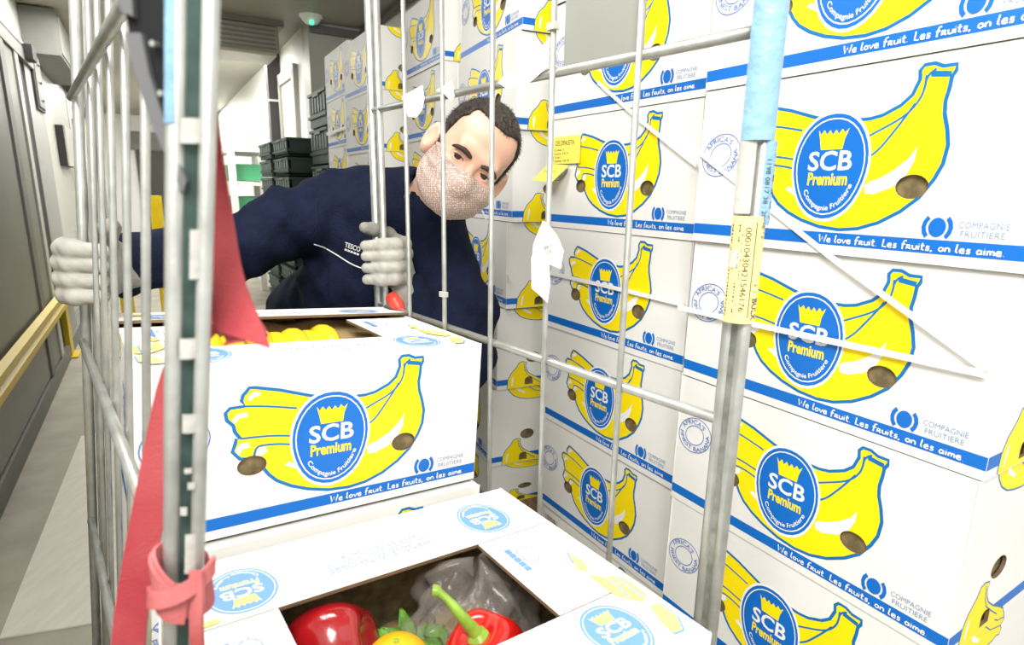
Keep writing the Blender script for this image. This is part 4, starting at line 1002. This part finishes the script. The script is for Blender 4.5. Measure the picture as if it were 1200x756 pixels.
band([cn_ + C_d * .20 + Vector((0, 0, 1.09)), cn_ + C_d * .08 + Vector((0, 0, .99)), cn_ + Vector((0, 0, .91)) - C_d * .006], 'white slanting strap band across the third stack', .008)
g0 = Vector((-.849 * S * 1.06, 3.143 * S * 1.06, 0)) - AE * .012
band([g0 + AD * .38 + Vector((0, 0, 1.395)), g0 + AD * .02 + Vector((0, 0, 1.40))], 'white strap band across the far stack', .014)

# ------------------------------------------------------------------ the man
PE = empty('person', (-.45, 1.7, 0), 'man in a navy fleece, patterned face mask and grey work gloves leaning behind the cage', 'person')
V3 = lambda *a: np.array(a, float)
HC = Vector((-.083, 1.10, 1.183)); HS = .88
hx0 = Vector((.80, 0, -.60)); yaw = math.radians(14)
hz = Vector((.60, 0, .80)); hf = (Vector((0, -1, 0)) * math.cos(yaw) + hx0 * math.sin(yaw)); hx = (hx0 * math.cos(yaw) + Vector((0, 1, 0)) * math.sin(yaw))
tl = math.radians(6); hf, hz = hf * math.cos(tl) - hz * math.sin(tl), hz * math.cos(tl) + hf * math.sin(tl)
HM = np.array([[hx.x, hf.x, hz.x], [hx.y, hf.y, hz.y], [hx.z, hf.z, hz.z]]); HCn = np.array(HC)
tol = lambda p: (p - HCn) @ HM / HS       # world -> head local (x image right, y face forward, z up)
tow = lambda q: HCn + HM @ (np.array(q, float) * HS)
skull = union([ell((0, -.018, .040), (.074, .094, .082)), ell((0, .022, -.015), (.063, .070, .078)), ell((0, .038, -.078), (.046, .048, .038)), ell((0, .048, .058), (.058, .040, .045))], .03)
def face_sdf(q, noear=False):
    d = skull(q)
    d = smin(d, cone((-.036, .086, .021), (.036, .086, .021), .009, .009)(q), .02)
    d = smin(d, cone((0, .088, .006), (0, .109, -.034), .0075, .0125)(q), .012)
    d = smin(d, ell((0.014, .098, -.037), (.008, .009, .007))(q), .006); d = smin(d, ell((-.014, .098, -.037), (.008, .009, .007))(q), .006)
    for s in (-1, 1): d = smin(d, ell((s * .040, .070, -.030), (.024, .022, .02))(q), .02)
    for s in (-1, 1): d = smax(d, -ell((s * .032, .104, .000), (.019, .017, .0125))(q), .010)
    for s in (-1, 1):
        lid = smax(ell((s * .032, .0765, -.001), (.0150, .0150, .0150))(q), -ell((s * .032, .0925, -.0012), (.0130, .014, .0048))(q), .0015)
        d = smin(d, lid, .004)
    d = smin(d, cone((-.018, .091, -.066), (.018, .091, -.066), .0055, .0055)(q), .010)
    if noear: return d
    for s in (-1, 1):
        ear = smax(ell((s * .084, -.006, -.014), (.0125, .024, .036), Matrix.Rotation(s * .45, 3, 'Z'))(q), -ell((s * .093, .006, -.010), (.011, .015, .025), Matrix.Rotation(s * .45, 3, 'Z'))(q), .0015)
        d = smin(d, ear, .006)
    return d
NB = V3(-.190, 1.235, 1.070)
nk = tow((0, -.03, -.06))
body_up = lambda p: smin(face_sdf(tol(p)), union([cone(nk, NB, .054, .060)], .02)(p), .03)
o = sdf_mesh('body', body_up, HCn - V3(.20, .15, .20), HCn + V3(.14, .19, .15), .0026, SKIN, None)
# the rest of the figure under the clothes joins the same mesh
shR, elR, wrR = V3(-.415, 1.33, 1.075), V3(-.548, 1.12, 1.000), V3(-.572, .872, 1.008)
shL, elL, wrL = V3(-.165, 1.25, .985), V3(-.105, 1.20, .765), V3(-.210, 1.112, .925)
HIP = V3(-.46, 1.68, .74); CH = V3(-.32, 1.37, .93)
under = union(chain([shR, elR, wrR], [.045, .038, .028]) + chain([shL, elL, wrL], [.045, .038, .028]) + [cone(CH, HIP, .11, .10), cone(shR, shL, .06, .06), cone(NB, CH, .055, .10)] +
              chain([HIP + V3(-.08, 0, 0), V3(-.60, 1.62, .42), V3(-.60, 1.74, .07)], [.075, .05, .036]) + chain([HIP + V3(.08, 0, 0), V3(-.34, 1.62, .42), V3(-.32, 1.76, .07)], [.075, .05, .036]), .04)
u = sdf_mesh('body_lower', under, (-.74, .82, .03), (-.02, 1.86, 1.18), .012, SKIN, None)
bm = bmesh.new(); bm.from_mesh(o.data); bm.from_mesh(u.data); bm.to_mesh(o.data); bm.free(); bpy.data.objects.remove(u)
o.data.polygons.foreach_set('use_smooth', [True] * len(o.data.polygons)); BODY = wchild(o, PE)
# hair, brows, eyes
def hair(p):
    q = tol(p); d = skull(q) - .0055
    d = d - .0018 * (np.sin(q[:, 0] * 520 + 40 * q[:, 2]) * np.sin(q[:, 1] * 430 + q[:, 2] * 260))
    x, y, z = q.T
    line = .052 + .60 * (y - .03) + .018 * np.exp(-(x / .020) ** 2) * (y > 0) * -1 - .004 * np.sin(x * 300)
    line = np.where(y > .03, .050 + .72 * (y - .03) + .80 * np.clip(np.abs(x) - .018, 0, .03) * (np.abs(x) < .058), line)
    side = np.where(y > .022, .020 + 1.9 * (y - .022), np.where(y > .008, -.030, np.where(y > -.03, .012, -.055 + .2 * (y + .03))))
    side = np.minimum(np.where(np.abs(x) > .055, side, 9), 9)
    reg = np.where(np.abs(x) > .055, np.where(y > .022, np.minimum(side, line + .0), side), np.where(y > 0, line, -.06))
    return smax(d, reg - z, .006)
HR = wchild(sdf_mesh('hair', hair, HCn - V3(.15, .15, .13), HCn + V3(.15, .16, .15), .0028, HAIR), PE)
rr = random.Random(11); hv = []; hfc = []                # short strands break up the edge of the cropped hair
for p in HR.data.polygons:
    q0 = (np.array(p.center) - HCn) @ HM / HS
    if rr.random() > .55: continue
    n_ = Vector(p.normal); dn = Vector(HM @ np.array((.35 * q0[0] / .07, .25 if q0[1] > .02 else -.2, -.75)))
    d_ = (n_ * .55 + dn * .6 + Vector((rr.uniform(-.3, .3), rr.uniform(-.3, .3), rr.uniform(-.3, .3)))).normalized(); sd_ = d_.cross(n_).normalized() * .0005
    b_ = p.center + Vector((rr.uniform(-.001, .001), rr.uniform(-.001, .001), rr.uniform(-.001, .001))) - n_ * .001; ln = rr.uniform(.004, .009); o_ = len(hv)
    hv += [tuple(b_ - sd_), tuple(b_ + sd_), tuple(b_ + d_ * ln)]; hfc.append((o_, o_ + 1, o_ + 2))
me = bpy.data.meshes.new('hair_strands'); me.from_pydata(hv, [], hfc); me.materials.append(HAIR); tag(wchild(link('hair_strands', me), PE), kind='stuff')
for s in (-1, 1):
    pts = [tow((s * x, yy, z)) for x, yy, z in ((.012, .0965, .0125), (.023, .0975, .0165), (.036, .0950, .0175), (.047, .0875, .0130), (.053, .081, .0085))]
    mb = MB(); mb.tube(cm3([Vector(p) for p in pts]), [.0024 + .0022 * math.sin(math.pi * i / 16) for i in range(len(cm3([Vector(p) for p in pts])))], 8); wchild(mb.obj('eyebrow', BROW, smooth=True), PE)
    e = empty('eye', tow((s * .032, .0765, -.001)), None, None); e.parent = PE; e.matrix_parent_inverse = PE.matrix_world.inverted()
    Rm = Matrix(((hx.x, hf.x, hz.x), (hx.y, hf.y, hz.y), (hx.z, hf.z, hz.z))); c = Vector(tow((s * .032, .0765, -.001)))
    lash = [Vector(tow((s * .032 + x, .0925 - 28 * x * x + .0010, .0030 - 22 * x * x))) for x in (-.0115, -.008, -.004, 0, .004, .008, .0115)]
    mb = MB(); mb.tube(lash, .0009, 6); wchild(mb.obj('eyelashes', BROW, smooth=True), PE)
    gaze = (CAM - c).normalized(); Rg = gaze.to_track_quat('Z', 'Y').to_matrix(); mb = MB()
    prof = [(.0128 * HS * math.sin(t), .0128 * HS * math.cos(t)) for t in [math.pi * i / 20 for i in range(21)]]
    prof = [(max(r_, 1e-5), z) for r_, z in prof]; mb.lathe(prof, 24); mb.v = [tuple(c + Rg @ Vector(v)) for v in mb.v]
    mb.m = [2 if k // 24 < 1 else 1 if k // 24 < 4 else 0 for k in range(len(mb.f))]
    ey = mb.obj('eyeball', [EYEW, IRIS, INK], smooth=True); wchild(ey, PE); bpy.data.objects.remove(e)
# mask with pleats running from the ear
def mask(p):
    q = tol(p); x, y, z = q.T
    d = face_sdf(q, True) - .0045
    d = smin(d, ell((0, .052, -.060), (.064, .066, .060))(q), .025)
    d = smin(d, ell((-.045, .028, -.055), (.030, .050, .046))(q), .02); d = smin(d, ell((.045, .028, -.055), (.030, .050, .046))(q), .02)
    d = smin(d, cone((0, .088, -.012), (0, .114, -.040), .008, .012)(q), .022)
    ang = np.arctan2(z + .010, y + .012); rr_ = np.sqrt((z + .01) ** 2 + (y + .012) ** 2)
    d = d + .0075 * (np.abs(np.sin(ang * 11 + 1.0 * np.sin(rr_ * 30))) - .6) * np.clip((.135 - rr_) / .09, 0, 1) * (np.abs(x) > .02)
    edge = z - np.interp(y, [-.03, .0, .03, .06, .085, .115], [-.020, -.010, -.008, -.014, -.016, -.010])
    back = -.004 - y + .25 * np.clip(-.03 - z, 0, .1)
    low = -.118 - z
    return np.maximum(np.maximum(d, edge), np.maximum(back, low))
mk = wchild(sdf_mesh('face_mask', mask, HCn - V3(.16, .17, .16), HCn + V3(.13, .13, .12), .0024, MASKM), PE); mk['label'] = 'dusty pink cloth mask with small white dots'
for s in (-1, 1):
    mb = MB(); mb.tube(cm3([Vector(tow(p)) for p in ((s * .070, .004, -.016), (s * .077, -.012, .012), (s * .082, -.026, .012), (s * .080, -.030, -.014), (s * .072, -.008, -.050), (s * .068, .004, -.062))]), .0016, 6); wchild(mb.obj('mask_loop', PAPER, smooth=True), PE)
# fleece
nb2 = tow((0, -.045, -.088))
def fleece(p):
    arms = union(chain([shR, (shR * .55 + elR * .45) + V3(0, .01, .012), elR, (elR + wrR) / 2 + V3(0, 0, .002), wrR], [.082, .074, .066, .058, .047]), .03)(p)
    armL = union(chain([shL, (shL + elL) / 2 + V3(.025, 0, 0), elL, (elL + wrL) / 2, wrL], [.078, .072, .062, .055, .044]), .03)(p)
    tor = union([cone(CH, HIP, .150, .165), cone(shR + V3(.06, .0, -.03), shL + V3(-.03, .03, 0), .088, .080), cone(NB + V3(-.015, .03, -.02), CH, .078, .150), cone(CH + V3(.12, 0, -.06), HIP + V3(.1, 0, 0), .10, .12), cone(CH + V3(-.07, 0, -.04), HIP + V3(-.13, 0, 0), .115, .14), cone(shR, NB, .070, .064), cone(shL, NB, .068, .062), cone((-.385, 1.37, 1.105), (-.235, 1.32, 1.118), .066, .060)], .05)(p)
    col = cone(NB + V3(.0, -.004, -.02), nb2 * .62 + NB * .38, .080, .064)(p)
    d = smin(tor, col, .02); d = smin(d, arms, .035); d = smin(d, armL, .03)
    w1 = np.sin((p[:, 0] * 46 + p[:, 2] * 30 + p[:, 1] * 22)) * np.sin(p[:, 2] * 34 - p[:, 0] * 18); w2 = np.sin(p[:, 0] * 95 - p[:, 2] * 60 + 2 * w1)
    cr_ = np.exp(-((p[:, 0] + .47) / .10) ** 2) * np.abs(np.sin(34 * p[:, 2] + 46 * p[:, 0] + 8 * p[:, 1]))
    d = d + .0065 * w1 + .0018 * w2 + .010 * cr_
    # open neck
    cut = cone(NB + V3(-.004, .004, .012), nk + (nk - NB) * .6, .051, .062)(p)
    d = smax(d, -cut, .006)
    hem = .66 - p[:, 2] + 0 * d
    return smax(d, hem, .01)
fj = sdf_mesh('fleece_jacket', fleece, (-.80, .80, .62), (.03, 1.92, 1.24), .0085, NAVY); fj['label'] = 'navy fleece with a white chest seam and logo'; wchild(fj, PE)
tr = union(chain([HIP + V3(-.08, 0, .0), V3(-.60, 1.62, .42), V3(-.60, 1.74, .06)], [.125, .085, .068]) + chain([HIP + V3(.08, 0, .0), V3(-.34, 1.62, .42), V3(-.32, 1.76, .06)], [.125, .085, .068]), .03)
wchild(sdf_mesh('trousers', tr, (-.78, 1.45, .03), (-.15, 1.95, .88), .014, TROUS), PE)
for fx, fy in ((-.60, 1.70), (-.32, 1.72)):
    wchild(sdf_mesh('shoe', lambda p, a=fx, b=fy: np.maximum(union([ell((a, b - .06, .035), (.047, .10, .04)), ell((a, b + .06, .04), (.042, .06, .05))], .03)(p), .002 - p[:, 2]), (fx - .08, fy - .2, -.01), (fx + .08, fy + .16, .12), .008, BLACKP), PE)
# printing on the fleece laid onto the cloth
bpy.context.view_layer.update()
bv = BVHTree.FromPolygons([v.co[:] for v in fj.data.vertices], [p.vertices[:] for p in fj.data.polygons])
def on_cloth(x, z, lift=.0025):
    h = bv.ray_cast(Vector((x, .9, z)), Vector((0, 1, 0)))
    return (h[0] + Vector((0, -lift, 0))) if h[0] else Vector((x, 1.2, z))
a = Art(); a.text('TESCO', 0, 0, .037, .0105, W_, .01)
for j in range(5): a.tri([(.000 + j * .0075, -.0075), (.0058 + j * .0075, -.0075), (.0068 + j * .0075, -.0035), (.001 + j * .0075, -.0035)], W_)
mb = MB(); ca, sa = math.cos(-.24), math.sin(-.24)
for pts, ly, m in a.p:
    mb.add([on_cloth(-.352 + x * ca - y * sa, 1.007 + x * sa + y * ca) for x, y in pts], [tuple(range(len(pts)))], 0)
wchild(mb.obj('chest_logo', THREAD), PE)['label'] = 'small white lettering and dashes on the chest'
mb = MB(); mb.tube([on_cloth(-.413 + .118 * t, 1.012 - .052 * t - .008 * math.sin(3.1 * t), .0004) for t in [i / 24 for i in range(25)]], .0014, 6); wchild(mb.obj('chest_piping', THREAD, smooth=True), PE)['label'] = 'white piping line across the chest'
mb = MB(); mb.tube([on_cloth(-.405 + .012 * math.sin(2 * t), 1.10 - .20 * t, .0002) for t in [i / 16 for i in range(17)]], .0012, 6); wchild(mb.obj('shoulder_seam', NAVY, smooth=True), PE)
# gloves: four fingers round the post and a thumb
def glove(post, sgn, zc, wrist, pip, name, pitch=.0200):
    P0 = np.array(post(zc)); fs = []; pads = []
    T = np.array(post(zc + .1)) - np.array(post(zc)); T = T / np.linalg.norm(T)
    loc = lambda x, y, z: P0 + V3(sgn * x, y, 0) + T * z
    for i in range(4):
        z = (1.5 - i) * pitch; ln = (1, 1.06, 1.0, .80)[i]; z += (0, .0012, -.0004, -.0016)[i]; P0 = np.array(post(zc)) + V3(sgn * (0, .002, .001, -.003)[i], 0, 0)
        m = loc(.030, .034, z * .92); p1 = loc(pip, -.006, z); p2 = loc(.012, -.029 - .001 * i, z - .001); p3 = loc(-.022 * ln, -.0245, z - .003); 
        fs.append((union(chain([m, p1, (p1 + p2) / 2 + V3(sgn * .004, -.004, 0), p2, p3], [.0125, .0118, .0116, .0112, .0096]), .010)))
    wv = np.array(wrist)
    palm = union([cone(loc(.028, .036, z * pitch), wv, .0150, .025) for z in (1.4, .5, -.5, -1.4)] + [cone(loc(.020, .040, 1.0 * pitch), loc(.020, .040, -1.4 * pitch), .015, .017)], .02)
    thumb = union(chain([loc(.030, .040, .4 * pitch), loc(.012, .030, 2.2 * pitch), loc(-.010, .004, 2.75 * pitch), loc(-.022, -.012, 2.95 * pitch)], [.016, .0135, .0122, .0100]), .006)
    cuff = cone(wv, wv + (wv - loc(.03, .036, 0)) / np.linalg.norm(wv - loc(.03, .036, 0)) * .035, .029, .031)
    def f(p):
        d = fs[0](p)
        for g_ in fs[1:]: d = smin(d, g_(p), .0028)
        d = smin(d, palm(p), .008); d = smin(d, thumb(p), .005); d = smin(d, cuff(p), .012)
        return d + .0004 * np.sin(p[:, 0] * 300 + p[:, 2] * 90) * np.sin(p[:, 2] * 210 + p[:, 0] * 60)
    lo = np.minimum(P0, wv) - .085; hi = np.maximum(P0, wv) + .085
    g = wchild(sdf_mesh(name, f, lo, hi, .0021, [GLOVE, GLOVED]), PE)
    front = P0[1]
    for p in g.data.polygons:
        if p.center.y < front - .026 and abs((np.array(p.center) - P0) @ T) < 2.2 * pitch: p.material_index = 1
    return g
g1 = glove(lambda z: rp_(.182, z), 1, .998, wrL + V3(-.0, -.004, .004), .046, 'glove'); g1['label'] = 'grey work glove gripping the rear right post'
g2 = glove(lambda z: lp(.665, (z - 1.0336) / .9968) + Vector((.023, 0, 0)), -1, 1.015, wrR + V3(.0, -.01, 0), .038, 'glove'); g2['label'] = 'grey work glove gripping the rear left post'
